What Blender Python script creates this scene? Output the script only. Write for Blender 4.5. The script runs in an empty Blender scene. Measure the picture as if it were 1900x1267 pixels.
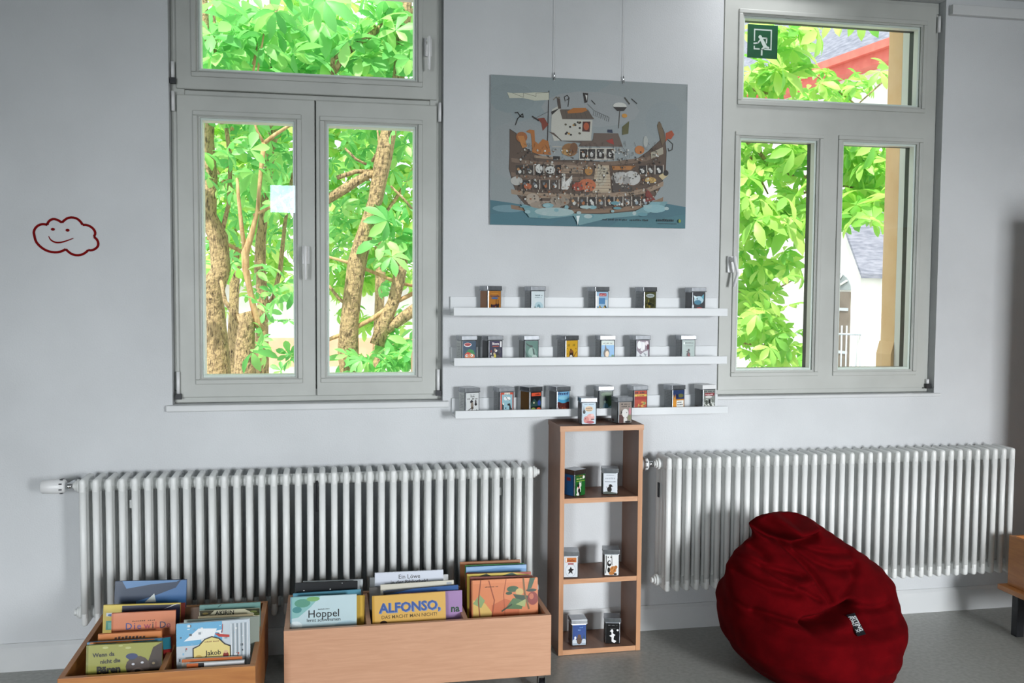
import bpy, bmesh, math, random
from mathutils import Vector, Matrix

random.seed(7)
scene = bpy.context.scene
col = scene.collection
PI = math.pi

# ------------------------------------------------------------------ camera
FPX = 1750.0
CAM = Vector((0.0, -3.786, 1.454))
_yaw, _pit, _rol = (math.radians(a) for a in (11.0058, 3.19825, 0.40683))
FW = Vector((math.sin(_yaw) * math.cos(_pit), math.cos(_yaw) * math.cos(_pit), -math.sin(_pit)))
_r = Vector((math.cos(_yaw), -math.sin(_yaw), 0))
_u = _r.cross(FW)
RT = _r * math.cos(_rol) + _u * math.sin(_rol)
UP = _u * math.cos(_rol) - _r * math.sin(_rol)
cd = bpy.data.cameras.new('camera')
cd.sensor_fit = 'HORIZONTAL'; cd.sensor_width = 36.0; cd.lens = FPX * 36.0 / 1900.0
cd.clip_start = 0.05; cd.clip_end = 300
cam = bpy.data.objects.new('camera', cd); col.objects.link(cam)
M3 = Matrix((RT, UP, -FW)).transposed()
cam.matrix_world = Matrix.Translation(CAM) @ M3.to_4x4()
scene.camera = cam


def ray(px, py):
    return FW + RT * ((px - 950) / FPX) - UP * ((py - 633.5) / FPX)


def at(px, py, Y=0.0):
    """point of the room at depth Y seen at a pixel of the photograph (used for measuring)"""
    v = ray(px, py); return CAM + v * ((Y - CAM.y) / v.y)


# ------------------------------------------------------------------ colour management, world, lights
vs = scene.view_settings
vs.view_transform = 'Standard'; vs.look = 'None'; vs.gamma = 1.0; vs.exposure = 0.0
try: vs.use_curve_mapping = False
except Exception: pass

w = bpy.data.worlds.new('sky'); scene.world = w; w.use_nodes = True
nt = w.node_tree; nt.nodes.clear()
bg = nt.nodes.new('ShaderNodeBackground'); ow = nt.nodes.new('ShaderNodeOutputWorld')
tc = nt.nodes.new('ShaderNodeTexCoord'); nz = nt.nodes.new('ShaderNodeTexNoise'); rp = nt.nodes.new('ShaderNodeValToRGB')
nz.inputs['Scale'].default_value = 2.0
rp.color_ramp.elements[0].color = (0.80, 0.90, 1.0, 1); rp.color_ramp.elements[1].color = (1, 1, 1, 1)
nt.links.new(tc.outputs['Generated'], nz.inputs['Vector']); nt.links.new(nz.outputs['Fac'], rp.inputs['Fac'])
nt.links.new(rp.outputs['Color'], bg.inputs['Color']); bg.inputs['Strength'].default_value = 1.75
nt.links.new(bg.outputs['Background'], ow.inputs['Surface'])


def light(name, kind, loc, energy, color=(1, 1, 1), size=(1, 1), direction=(0, 1, 0), **kw):
    ld = bpy.data.lights.new(name, kind); ld.energy = energy; ld.color = color
    if kind == 'AREA':
        ld.shape = 'RECTANGLE'; ld.size, ld.size_y = size
    for k, v in kw.items(): setattr(ld, k, v)
    o = bpy.data.objects.new(name, ld); col.objects.link(o); o.location = loc
    o.rotation_euler = Vector(direction).to_track_quat('-Z', 'Y').to_euler()
    return o


light('sun', 'SUN', (0, 0, 12), 6.5, (1.0, 0.95, 0.85), direction=(0.30, 0.42, -0.86), angle=math.radians(2))
# rear wall window light (behind the camera), plus added fill at left
REAR = -7.0
light('daylight_or_fill', 'AREA', (3.0, REAR + .05, 1.55), 55, (0.94, 0.97, 1.0), (1.0, 1.3), (-.17, 1, -.24), spread=math.radians(60))
light('daylight_or_fill', 'AREA', (-2.1, REAR + .05, 1.5), 27, (0.92, 0.96, 1.0), (.7, 1.3), (.14, 1, -.26), spread=math.radians(60))  # added fill for the left part of the wall, its window invented
light('daylight_or_fill', 'AREA', (-.42, REAR + .05, 2.43), 6.5, (0.60, 0.90, 1.0), (.42, .30), (0, 1, 0))
# ceiling lamps
light('lamp_light', 'AREA', (1.95, -0.40, 3.14), 1.1, (0.97, 0.98, 1.0), (.4, .12), (-.25, .55, -.75), spread=math.radians(70))


# ------------------------------------------------------------------ materials
def lin(h):
    h = h.lstrip('#'); out = []
    for i in (0, 2, 4):
        c = int(h[i:i + 2], 16) / 255.0
        out.append(c / 12.92 if c <= .04045 else ((c + .055) / 1.055) ** 2.4)
    return (*out, 1.0)


_m = {}


def pbr(name, color, rough=.5, metal=0.0, spec=.5):
    m = bpy.data.materials.new(name); m.use_nodes = True
    b = m.node_tree.nodes['Principled BSDF']
    b.inputs['Base Color'].default_value = lin(color) if isinstance(color, str) else color
    b.inputs['Roughness'].default_value = rough; b.inputs['Metallic'].default_value = metal
    b.inputs['Specular IOR Level'].default_value = spec
    return m, b, m.node_tree


def flat(color, rough=.45):
    """printed ink: plain colour with a faint paper grain"""
    k = ('flat', color, rough)
    if k not in _m:
        m, b, t = pbr('ink_' + color.strip('#'), color, rough)
        n = t.nodes.new('ShaderNodeTexNoise'); n.inputs['Scale'].default_value = 180
        mx = t.nodes.new('ShaderNodeMixRGB'); mx.blend_type = 'MULTIPLY'; mx.inputs[0].default_value = .18
        mx.inputs[1].default_value = lin(color); t.links.new(n.outputs['Fac'], mx.inputs[2])
        t.links.new(mx.outputs[0], b.inputs['Base Color']); _m[k] = m
    return _m[k]


def noisy(name, c1, c2, scale=(1, 1, 1), nscale=5, detail=4, rough=.6, metal=0, bump=0, bscale=200, spec=.5, dist=0, lo=.35, hi=.65, bdist=.002):
    if name in _m: return _m[name]
    m, b, t = pbr(name, c1, rough, metal, spec)
    tcn = t.nodes.new('ShaderNodeTexCoord'); mp = t.nodes.new('ShaderNodeMapping')
    mp.inputs['Scale'].default_value = scale
    n = t.nodes.new('ShaderNodeTexNoise'); n.inputs['Scale'].default_value = nscale
    n.inputs['Detail'].default_value = detail; n.inputs['Distortion'].default_value = dist
    r = t.nodes.new('ShaderNodeValToRGB')
    r.color_ramp.elements[0].position = lo; r.color_ramp.elements[1].position = hi
    r.color_ramp.elements[0].color = lin(c1); r.color_ramp.elements[1].color = lin(c2)
    t.links.new(tcn.outputs['Object'], mp.inputs['Vector']); t.links.new(mp.outputs[0], n.inputs['Vector'])
    t.links.new(n.outputs['Fac'], r.inputs['Fac']); t.links.new(r.outputs['Color'], b.inputs['Base Color'])
    if bump:
        n2 = t.nodes.new('ShaderNodeTexNoise'); n2.inputs['Scale'].default_value = bscale; n2.inputs['Detail'].default_value = 3
        bp = t.nodes.new('ShaderNodeBump'); bp.inputs['Strength'].default_value = bump; bp.inputs['Distance'].default_value = bdist
        t.links.new(tcn.outputs['Object'], n2.inputs['Vector']); t.links.new(n2.outputs['Fac'], bp.inputs['Height'])
        t.links.new(bp.outputs[0], b.inputs['Normal'])
    _m[name] = m; return m


WALL = noisy('white_woodchip_wallpaper', '#c9cbcd', '#d3d5d7', nscale=2, rough=.62, bump=.5, bscale=170)
CEIL = noisy('white_ceiling_paint', '#d9dadb', '#dedede', nscale=3, rough=.8)
FLOOR = noisy('grey_linoleum', '#94958f', '#a4a5a0', nscale=60, detail=8, rough=.38, bump=.05, bscale=400)
TRIM = noisy('white_skirting_paint', '#cfd1d2', '#d8d9d9', nscale=4, rough=.45)
FRAME = noisy('painted_window_frame', '#b2b4af', '#bbbdb8', nscale=5, rough=.42)
RAD = noisy('radiator_enamel', '#e2e4e2', '#ebecea', nscale=8, rough=.35)
LEDGE = noisy('white_lacquer', '#d3d6d8', '#dadddf', nscale=5, rough=.4)
PLASTIC = noisy('white_plastic', '#e2e2e2', '#e8e8e8', nscale=5, rough=.35)
DARK = noisy('dark_rubber', '#15161a', '#22242a', nscale=30, rough=.5)
METAL = noisy('tin_plate', '#8d9196', '#a5a8ac', nscale=30, rough=.27, metal=1.0)
CHROME = noisy('chrome', '#c0c2c4', '#d0d2d4', nscale=30, rough=.15, metal=1.0)
WOODX = noisy('beech_veneer_lengthwise', '#c29273', '#cf9f80', scale=(1.6, 9, 22), nscale=5, detail=9, rough=.42, dist=.9, lo=.25, hi=.75)
WOODZ = noisy('beech_veneer_upright', '#b58058', '#c6926a', scale=(14, 9, 1.2), nscale=3.2, detail=8, rough=.42, dist=.6, lo=.3, hi=.7)
CASEWOOD = noisy('brown_case_wood', '#7d5a48', '#8f6a56', scale=(9, 2, 2), nscale=4, detail=8, rough=.45, dist=.5, lo=.3, hi=.7)  # bookcase panel faces, a darker brown than their front edges
EDGE = noisy('beech_front_edge', '#bd8962', '#cc9a74', scale=(2, 9, 20), nscale=5, detail=7, rough=.42)
WOODD = noisy('oak_veneer_orange', '#a86a3a', '#c08248', scale=(1.5, 3, 16), nscale=3.2, detail=8, rough=.4, dist=.6, lo=.3, hi=.7)
PAPER = noisy('book_pages', '#e2ddcf', '#f0ece0', scale=(1, 60, 1), nscale=20, rough=.8)
RED = noisy('red_cord_fabric', '#4c0206', '#5a0308', nscale=14, rough=.95, bump=.25, bscale=500, spec=.05)
BARK = noisy('chestnut_bark', '#44352a', '#b89d76', scale=(8, 8, 2.4), nscale=9, detail=10, rough=.9, dist=.8, bump=1.0, bscale=30, lo=.30, hi=.54, bdist=.02)
STEM = noisy('young_tan_bark', '#a8825a', '#d3b083', scale=(6, 6, 1), nscale=8, rough=.8, bump=.5, bscale=60, bdist=.008)
ORANGE = noisy('orange_plaster', '#f2c898', '#f8d2a6', nscale=9, rough=.85, bump=.2, bscale=80)
WHITEPL = noisy('white_render', '#e6e6e4', '#f2f2f0', nscale=4, rough=.9)
SLATE = noisy('slate_roof', '#6c6f80', '#8f90a0', scale=(1, 1, 6), nscale=5, rough=.7, bump=.3, bscale=30)
REDB = noisy('red_painted_board', '#d4665c', '#de776a', nscale=5, rough=.6)
FROZEN = noisy('grey_pavement', '#a5a39e', '#bab8b2', nscale=3, rough=.9)
GRILL = noisy('pale_iron', '#a9b2bd', '#b9c0ca', nscale=9, rough=.5)


def leafmat(name, c1, c2, c3):
    m = bpy.data.materials.new(name); m.use_nodes = True; t = m.node_tree; t.nodes.clear()
    o = t.nodes.new('ShaderNodeOutputMaterial'); g = t.nodes.new('ShaderNodeNewGeometry')
    r = t.nodes.new('ShaderNodeValToRGB'); r.color_ramp.elements[0].color = lin(c1)
    r.color_ramp.elements[1].color = lin(c3); e = r.color_ramp.elements.new(.5); e.color = lin(c2)
    d = t.nodes.new('ShaderNodeBsdfDiffuse'); tr = t.nodes.new('ShaderNodeBsdfTranslucent'); mx = t.nodes.new('ShaderNodeMixShader')
    gl = t.nodes.new('ShaderNodeBsdfGlossy'); gl.inputs['Roughness'].default_value = .5; m2 = t.nodes.new('ShaderNodeMixShader')
    m2.inputs[0].default_value = .05
    t.links.new(g.outputs['Random Per Island'], r.inputs['Fac'])
    t.links.new(r.outputs[0], d.inputs['Color']); t.links.new(r.outputs[0], tr.inputs['Color'])
    mx.inputs[0].default_value = .5
    t.links.new(d.outputs[0], mx.inputs[1]); t.links.new(tr.outputs[0], mx.inputs[2])
    t.links.new(mx.outputs[0], m2.inputs[1]); t.links.new(gl.outputs[0], m2.inputs[2])
    t.links.new(m2.outputs[0], o.inputs['Surface']); return m


LEAF = leafmat('chestnut_leaves', '#66bc62', '#8edc7c', '#bcee8c')
LEAFY = leafmat('yellow_green_leaves', '#84cc58', '#aee068', '#d4f086')

gm = bpy.data.materials.new('window_glass'); gm.use_nodes = True; t = gm.node_tree; t.nodes.clear()
o = t.nodes.new('ShaderNodeOutputMaterial'); f_ = t.nodes.new('ShaderNodeFresnel'); f_.inputs['IOR'].default_value = 1.75
tb = t.nodes.new('ShaderNodeBsdfTransparent'); gb = t.nodes.new('ShaderNodeBsdfGlossy'); gb.inputs['Roughness'].default_value = .01
tb.inputs['Color'].default_value = (.97, 1, .98, 1)
mx = t.nodes.new('ShaderNodeMixShader'); 
bf = t.nodes.new('ShaderNodeNewGeometry'); inv_ = t.nodes.new('ShaderNodeMath'); inv_.operation = 'SUBTRACT'; inv_.inputs[0].default_value = 1
mul_ = t.nodes.new('ShaderNodeMath'); mul_.operation = 'MULTIPLY'
t.links.new(bf.outputs['Backfacing'], inv_.inputs[1]); t.links.new(inv_.outputs[0], mul_.inputs[0]); t.links.new(f_.outputs[0], mul_.inputs[1])
t.links.new(mul_.outputs[0], mx.inputs[0])
t.links.new(tb.outputs[0], mx.inputs[1]); t.links.new(gb.outputs[0], mx.inputs[2]); t.links.new(mx.outputs[0], o.inputs['Surface'])
GLASS = gm


# ------------------------------------------------------------------ builders
def tag(o, label, cat, group=None, kind=None):
    if label: o['label'] = label
    if cat: o['category'] = cat
    if group: o['group'] = group
    if kind: o['kind'] = kind
    return o


def thing(name, label, cat, loc=(0, 0, 0), rz=0.0, group=None, kind=None):
    o = bpy.data.objects.new(name, None); col.objects.link(o); o.empty_display_size = .05
    o.location = loc; o.rotation_euler = (0, 0, rz); return tag(o, label, cat, group, kind)


class MB:
    def __init__(s): s.bm = bmesh.new(); s.mats = []

    def _mi(s, m):
        if m is None: return 0
        if m not in s.mats: s.mats.append(m)
        return s.mats.index(m)

    def box(s, x0, x1, y0, y1, z0, z1, m=None):
        v = [s.bm.verts.new(c) for c in ((x0, y0, z0), (x1, y0, z0), (x1, y1, z0), (x0, y1, z0), (x0, y0, z1), (x1, y0, z1), (x1, y1, z1), (x0, y1, z1))]
        for f in ((0, 3, 2, 1), (4, 5, 6, 7), (0, 1, 5, 4), (1, 2, 6, 5), (2, 3, 7, 6), (3, 0, 4, 7)):
            s.bm.faces.new([v[i] for i in f]).material_index = s._mi(m)
        return s

    def poly(s, pts, m=None):
        try: s.bm.faces.new([s.bm.verts.new(p) for p in pts]).material_index = s._mi(m)
        except ValueError: pass
        return s

    def prism(s, pts, vec, m=None):
        vec = Vector(vec); a = [s.bm.verts.new(p) for p in pts]; b = [s.bm.verts.new(Vector(p) + vec) for p in pts]
        i = s._mi(m); n = len(a)
        s.bm.faces.new(a).material_index = i; s.bm.faces.new(b[::-1]).material_index = i
        for k in range(n): s.bm.faces.new((a[k], b[k], b[(k + 1) % n], a[(k + 1) % n])).material_index = i
        return s

    def tube(s, pts, rad, seg=10, m=None, cap=True, sq=1.0):
        pts = [Vector(p) for p in pts]; n = len(pts)
        rad = rad if isinstance(rad, (list, tuple)) else [rad] * n
        rings = []; ref = None
        for i, p in enumerate(pts):
            d = (pts[min(i + 1, n - 1)] - pts[max(i - 1, 0)]).normalized()
            if ref is None: ref = Vector((0, 0, 1)) if abs(d.z) < .9 else Vector((1, 0, 0))
            a = d.cross(ref).normalized(); b = a.cross(d).normalized(); ref = b
            rings.append([s.bm.verts.new(p + (a * math.cos(2 * PI * k / seg) + b * math.sin(2 * PI * k / seg) * sq) * rad[i]) for k in range(seg)])
        i_ = s._mi(m)
        for i in range(n - 1):
            for k in range(seg):
                f = s.bm.faces.new((rings[i][k], rings[i][(k + 1) % seg], rings[i + 1][(k + 1) % seg], rings[i + 1][k]))
                f.smooth = True; f.material_index = i_
        if cap:
            s.bm.faces.new(rings[0][::-1]).material_index = i_; s.bm.faces.new(rings[-1]).material_index = i_
        return s

    def build(s, name, m=None, parent=None, bevel=0, smooth=False, label=None, seg=2):
        bmesh.ops.recalc_face_normals(s.bm, faces=s.bm.faces)
        me = bpy.data.meshes.new(name); s.bm.to_mesh(me); s.bm.free()
        if s.mats:
            for k in s.mats: me.materials.append(k)
        elif m: me.materials.append(m)
        if smooth:
            for p in me.polygons: p.use_smooth = True
        o = bpy.data.objects.new(name, me); col.objects.link(o)
        if parent: o.parent = parent
        if bevel:
            b = o.modifiers.new('bevel', 'BEVEL'); b.width = bevel; b.segments = seg; b.limit_method = 'ANGLE'
        if label: o['label'] = label
        return o


def struct(o): o['kind'] = 'structure'; return o


def copy_tree(o, parent=None):
    c = o.copy(); col.objects.link(c); c.parent = parent
    for ch in [k for k in ALLCH.get(o.name, [])]: copy_tree(ch, c)
    return c


ALLCH = {}

_txt = {}


def text_tris(s, bold=0.0):
    """triangulated outline of a line of lettering, height of capitals about .7"""
    k = (s, bold)
    if k not in _txt:
        cu = bpy.data.curves.new('lettering', 'FONT'); cu.body = s; cu.size = 1; cu.align_x = 'CENTER'; cu.offset = bold
        cu.resolution_u = 2
        ob = bpy.data.objects.new('lettering', cu); col.objects.link(ob)
        bpy.context.view_layer.update()
        me = bpy.data.meshes.new_from_object(ob.evaluated_get(bpy.context.evaluated_depsgraph_get()))
        _txt[k] = ([tuple(v.co) for v in me.vertices], [tuple(p.vertices) for p in me.polygons])
        bpy.data.objects.remove(ob); bpy.data.curves.remove(cu); bpy.data.meshes.remove(me)
    return _txt[k]


def art(name, parent, w, h, items, loc=(0, 0, 0), rot=(0, 0, 0), step=.00012, bg=None, rough=.4, label=None):
    """print on a face: unit square u right, v up, in the local XZ plane facing -Y; one mesh"""
    mb = MB(); lay = [0]

    def P(u, v): return (min(max(u, 0), 1) * w, -lay[0] * step, min(max(v, 0), 1) * h)
    if bg: mb.poly([P(0, 0), P(1, 0), P(1, 1), P(0, 1)], flat(bg, rough))
    for it in items:
        lay[0] += 1; k = it[0]; m = flat(it[-1], rough)
        if k == 'r': _, a, b, c, d, _c = it; mb.poly([P(a, b), P(c, b), P(c, d), P(a, d)], m)
        elif k == 'e':
            _, cx, cy, rx, ry, _c = it; n = 14
            mb.poly([P(cx + rx * math.cos(2 * PI * i / n), cy + ry * math.sin(2 * PI * i / n)) for i in range(n)], m)
        elif k == 'p': mb.poly([P(*q) for q in it[1]], m)
        elif k == 'l':
            _, pts, wd, _c = it
            for a, b in zip(pts, pts[1:]):
                dx, dy = (b[0] - a[0]) * w, (b[1] - a[1]) * h; L = math.hypot(dx, dy) or 1e-6
                nx, ny = -dy / L * wd / 2, dx / L * wd / 2; ex, ey = dx / L * wd * .25, dy / L * wd * .25
                y = -lay[0] * step
                mb.poly([(a[0] * w + nx - ex, y, a[1] * h + ny - ey), (a[0] * w - nx - ex, y, a[1] * h - ny - ey), (b[0] * w - nx + ex, y, b[1] * h - ny + ey), (b[0] * w + nx + ex, y, b[1] * h + ny + ey)], m)
        elif k == 't':
            _, s, cx, cy, size, bold, ang, _c = it  # size in metres, centre bottom
            vs_, fs = text_tris(s, bold); c, sn = math.cos(math.radians(ang)), math.sin(math.radians(ang))
            q = [mb.bm.verts.new((cx * w + (x * c - y * sn) * size, -lay[0] * step, cy * h + (x * sn + y * c) * size)) for x, y, z in vs_]
            mi = mb._mi(m)
            for f in fs:
                try: mb.bm.faces.new([q[i] for i in f]).material_index = mi
                except ValueError: pass
        elif k == 'w':  # unreadable small print
            _, cx, cy, wd, ht, n, _c = it; rs = random.Random(int(cx * 1000 + cy * 77 + n)); x = cx - wd / 2; u = wd / n
            for i in range(n):
                if rs.random() < .14: continue
                a = x + i * u; j = rs.random() * .4 * ht
                mb.poly([P(a + u * .1, cy), P(a + u * .75, cy), P(a + u * .85, cy + ht * .6 + j), P(a + u * .2, cy + ht * .6 + j)], m)
    bmesh.ops.recalc_face_normals(mb.bm, faces=mb.bm.faces)
    me = bpy.data.meshes.new(name); mb.bm.to_mesh(me); mb.bm.free()
    for k in mb.mats: me.materials.append(k)
    for p in me.polygons:
        if p.normal.y > 0: p.flip()
    o = bpy.data.objects.new(name, me); col.objects.link(o); o.parent = parent; o.location = loc; o.rotation_euler = rot
    if label: o['label'] = label
    return o


# ================================================================== THE ROOM
XL, XR, HC = -2.6, 4.2, 3.3
WT = 0.29
O1 = (-0.590, 0.452); O2 = (1.632, 2.672); OZ = (1.000, 2.735)
mb = MB()
for (a, b) in ((XL - .2, O1[0]), (O1[1], O2[0]), (O2[1], XR + .2)): mb.box(a, b, 0, WT, -.1, HC + .2)
for (a, b) in (O1, O2):
    mb.box(a, b, 0, WT, -.1, OZ[0]); mb.box(a, b, 0, WT, OZ[1], HC + .2)
bmesh.ops.remove_doubles(mb.bm, verts=mb.bm.verts, dist=1e-5)
struct(mb.build('wall_back', WALL))
struct(MB().box(XL - .2, XL, REAR - .2, 0, -.1, HC + .2).build('wall_left', WALL))
struct(MB().box(XR, XR + .2, REAR - .2, 0, -.1, HC + .2).build('wall_right', WALL))
mb = MB(); RW = [(-2.45, -1.75, .85, 2.15), (-.63, -.21, 2.28, 2.58), (2.5, 3.5, .9, 2.2)]; x = XL  # leftmost opening is added to hold the fill light
for a, b, c, d in RW:
    mb.box(x, a, REAR - .2, REAR, 0, HC + .2); mb.box(a, b, REAR - .2, REAR, 0, c); mb.box(a, b, REAR - .2, REAR, d, HC + .2); x = b
mb.box(x, XR, REAR - .2, REAR, 0, HC + .2)
struct(mb.build('wall_rear', WALL))
struct(MB().box(XL - .2, XR + .2, REAR - .2, WT, -.2, 0).build('floor', FLOOR))
struct(MB().box(XL, XR, REAR, 0, HC, HC + .1).build('ceiling', CEIL))
mb = MB(); mb.prism([(XL, 0, 0), (XL, -.016, 0), (XL, -.016, .092), (XL, -.006, .105), (XL, 0, .105)], (XR - XL, 0, 0))
struct(mb.build('baseboard_back', TRIM))
for n, (a, b, c, d) in enumerate(RW):
    wn = thing('window_%d' % (n + 3), None, None, (0, REAR, 0), kind='structure')
    m_ = MB()
    for q in ((a, b, c, c + .04), (a, b, d - .04, d), (a, a + .04, c + .04, d - .04), (b - .04, b, c + .04, d - .04)): m_.box(q[0], q[1], -.12, -.06, q[2], q[3])
    m_.build('frame', FRAME, wn); MB().box(a + .03, b - .03, -.1, -.094, c + .03, d - .03).build('pane', GLASS, wn)
# white cable duct high on the wall, right of the second window
mb = MB().box(2.685, XR, -.03, 0, 2.668, 2.712)
struct(mb.build('trim_1', TRIM, bevel=.004))
mb = MB().box(1.0, XR, -.02, 0, 2.752, 2.80)
struct(mb.build('trim_2', TRIM, bevel=.004))


# ------------------------------------------------------------------ windows
def ring(mb, x0, x1, z0, z1, wd, y0, y1):
    mb.box(x0, x1, y0, y1, z0, z0 + wd); mb.box(x0, x1, y0, y1, z1 - wd, z1)
    mb.box(x0, x0 + wd, y0, y1, z0 + wd, z1 - wd); mb.box(x1 - wd, x1, y0, y1, z0 + wd, z1 - wd)


def handle(par, x, z, down=True, curve=0.0):
    mb = MB(); mb.box(x - .015, x + .015, .018, .032, z - .055, z + .015)
    mb.tube([(x, .02, z), (x, -.016, z)], .010, 10)
    mb.tube([(x, -.014, z + .012), (x, -.022, z - .01), (x + curve, -.025, z - .06), (x, -.014, z - .115)], [.011, .011, .009, .009], 10, sq=.7)
    return mb.build('handle', PLASTIC, par, bevel=.002)


def hinge(par, x, z, h=.05, dark=False):
    hg = MB().tube([(x, .024, z), (x, .024, z + h)], .007, 8).build('hinge', PLASTIC, par)
    if dark: MB().box(x - .010, x + .012, .014, .03, z - .022, z - .001).build('hinge_pin', DARK, hg)
    return hg


SASHY = (.034, .112)


def sash(par, x0, x1, z0, z1, panes, name='sash', seal=None):
    """casement: members around each pane, with glazing beads, gasket and glass"""
    s = MB()
    cuts = [(min(p[0] for p in panes), max(p[1] for p in panes))]
    # build members as a grid of cells not covered by panes
    xs = sorted({x0, x1, *[p[0] for p in panes], *[p[1] for p in panes]}); zs = sorted({z0, z1, *[p[2] for p in panes], *[p[3] for p in panes]})
    for a, b in zip(xs, xs[1:]):
        for c, d in zip(zs, zs[1:]):
            mx_, mz = (a + b) / 2, (c + d) / 2
            if not any(p[0] < mx_ < p[1] and p[2] < mz < p[3] for p in panes): s.box(a, b, SASHY[0], SASHY[1], c, d)
    bmesh.ops.remove_doubles(s.bm, verts=s.bm.verts, dist=1e-5)
    # drop inner duplicate faces
    seen = {}
    for f in list(s.bm.faces):
        k = tuple(round(v, 4) for v in f.calc_center_median())
        seen.setdefault(k, []).append(f)
    bmesh.ops.delete(s.bm, geom=[f for fs in seen.values() if len(fs) > 1 for f in fs], context='FACES_ONLY')
    so = s.build(name, FRAME, par, bevel=.004)
    for p in panes:
        b = MB(); ring(b, p[0] - .022, p[1] + .022, p[2] - .022, p[3] + .022, .018, .026, .036)
        b.build('glazing_profile', FRAME, so, bevel=.003)
        b = MB(); ring(b, p[0], p[1], p[2], p[3], .004, .036, .0405); b.build('glazing_bead', FRAME, so)
        b = MB(); ring(b, p[0] + .0005, p[1] - .0005, p[2] + .0005, p[3] - .0005, .012, .046, .079); b.build('outer_bead', PLASTIC, so, bevel=.001)
        b = MB(); ring(b, p[0] + .0005, p[1] - .0005, p[2] + .0005, p[3] - .0005, .011, .0795, .111); b.build('gasket', seal or DARK, so)
        MB().box(p[0] + .002, p[1] - .002, .041, .045, p[2] + .002, p[3] - .002).build('pane', GLASS, so)
    return so


def frame(par, O):
    f = MB(); ring(f, O[0] + .001, O[1] - .001, OZ[0] + .001, OZ[1] - .001, .05, .046, .112)
    return f


# window 1: transom sash over two casements
w1 = thing('window_1', None, None, kind='structure')
f = frame(w1, O1); f.box(O1[0] + .05, O1[1] - .05, .05, .112, 2.187, 2.207); f.box(-.09, -.01, .1125, .14, 1.05, 2.2); f.box(O1[0] + .06, O1[1] - .09, .1125, .14, 2.16, 2.24)
f.build('frame', FRAME, w1, bevel=.004)
s = sash(w1, -.568, .430, 2.208, 2.715, [(-.490, .350, 2.277, 2.62)], 'transom_sash', PLASTIC); handle(s, .392, 2.43)
s = sash(w1, -.568, -.0515, 1.022, 2.186, [(-.487, -.124, 1.096, 2.105)], seal=PLASTIC); handle(s, -.088, 1.60)
hinge(w1, -.578, 2.12, .075); hinge(w1, -.572, 1.04, .085, True)
s = sash(w1, -.0475, .430, 1.022, 2.186, [(-.010, .350, 1.097, 2.103)], seal=PLASTIC)
hinge(w1, .440, 2.12, .075); hinge(w1, .436, 1.04, .085, True); hinge(w1, -.578, 2.245, .06, True)
MB().box(O1[0] - .022, O1[1] + .025, -.026, .046, .974, .9995).build('window_sill', TRIM, w1, bevel=.005)
# window 2: one tall emergency exit sash with three panes
w2 = thing('window_2', None, None, kind='structure')
f = frame(w2, O2); f.build('frame', FRAME, w2, bevel=.004)
s = sash(w2, 1.652, 2.650, 1.022, 2.715, [(1.736, 2.583, 2.268, 2.626), (1.730, 2.097, 1.102, 2.111), (2.212, 2.579, 1.101, 2.112)])
handle(s, 1.695, 1.585, curve=.012); hinge(w2, 2.657, 2.60, .07); hinge(w2, 2.655, 1.04, .02, True)
MB().box(O2[0] - .02, O2[1] + .03, -.012, .046, .985, .9995).build('window_sill', TRIM, w2, bevel=.004)
# cream outer frames and orange painted surround of the openings, outside
for O in (O1, O2):
    tr = thing('trim_%d' % (3 if O is O1 else 4), None, None, kind='structure'); wl = .055
    g = MB()
    for a, b in ((O[0], O[0] + wl), (O[1] - .088, O[1])): g.box(a, b, .113, .179, OZ[0], OZ[1])
    g.box(O[0] + wl, O[1] - .088, .113, .179, OZ[0], OZ[0] + .06)
    g.build('outer_frame', PLASTIC, tr)
    g = MB()
    for a, b, q in ((O[0], O[0] + wl, .015), (O[1] - .088, O[1], -.015)):
        g.box(a, b, .180, WT, 1.22, OZ[1]); a, b = min(a, a + q), max(b, b + q)
        g.prism([(a, .180, .99), (b, .180, .99), (b, .180, 1.16), (b - max(0, q), .180, 1.22), (a - min(0, q), .180, 1.22), (a, .180, 1.16)], (0, WT + .01 - .180, 0))
    g.build('window_surround', ORANGE, tr)
    MB().box(O[0] + .086, O[1] - .12, .180, WT + .04, .985, 1.0).build('outer_sill', TRIM, tr)


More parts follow.
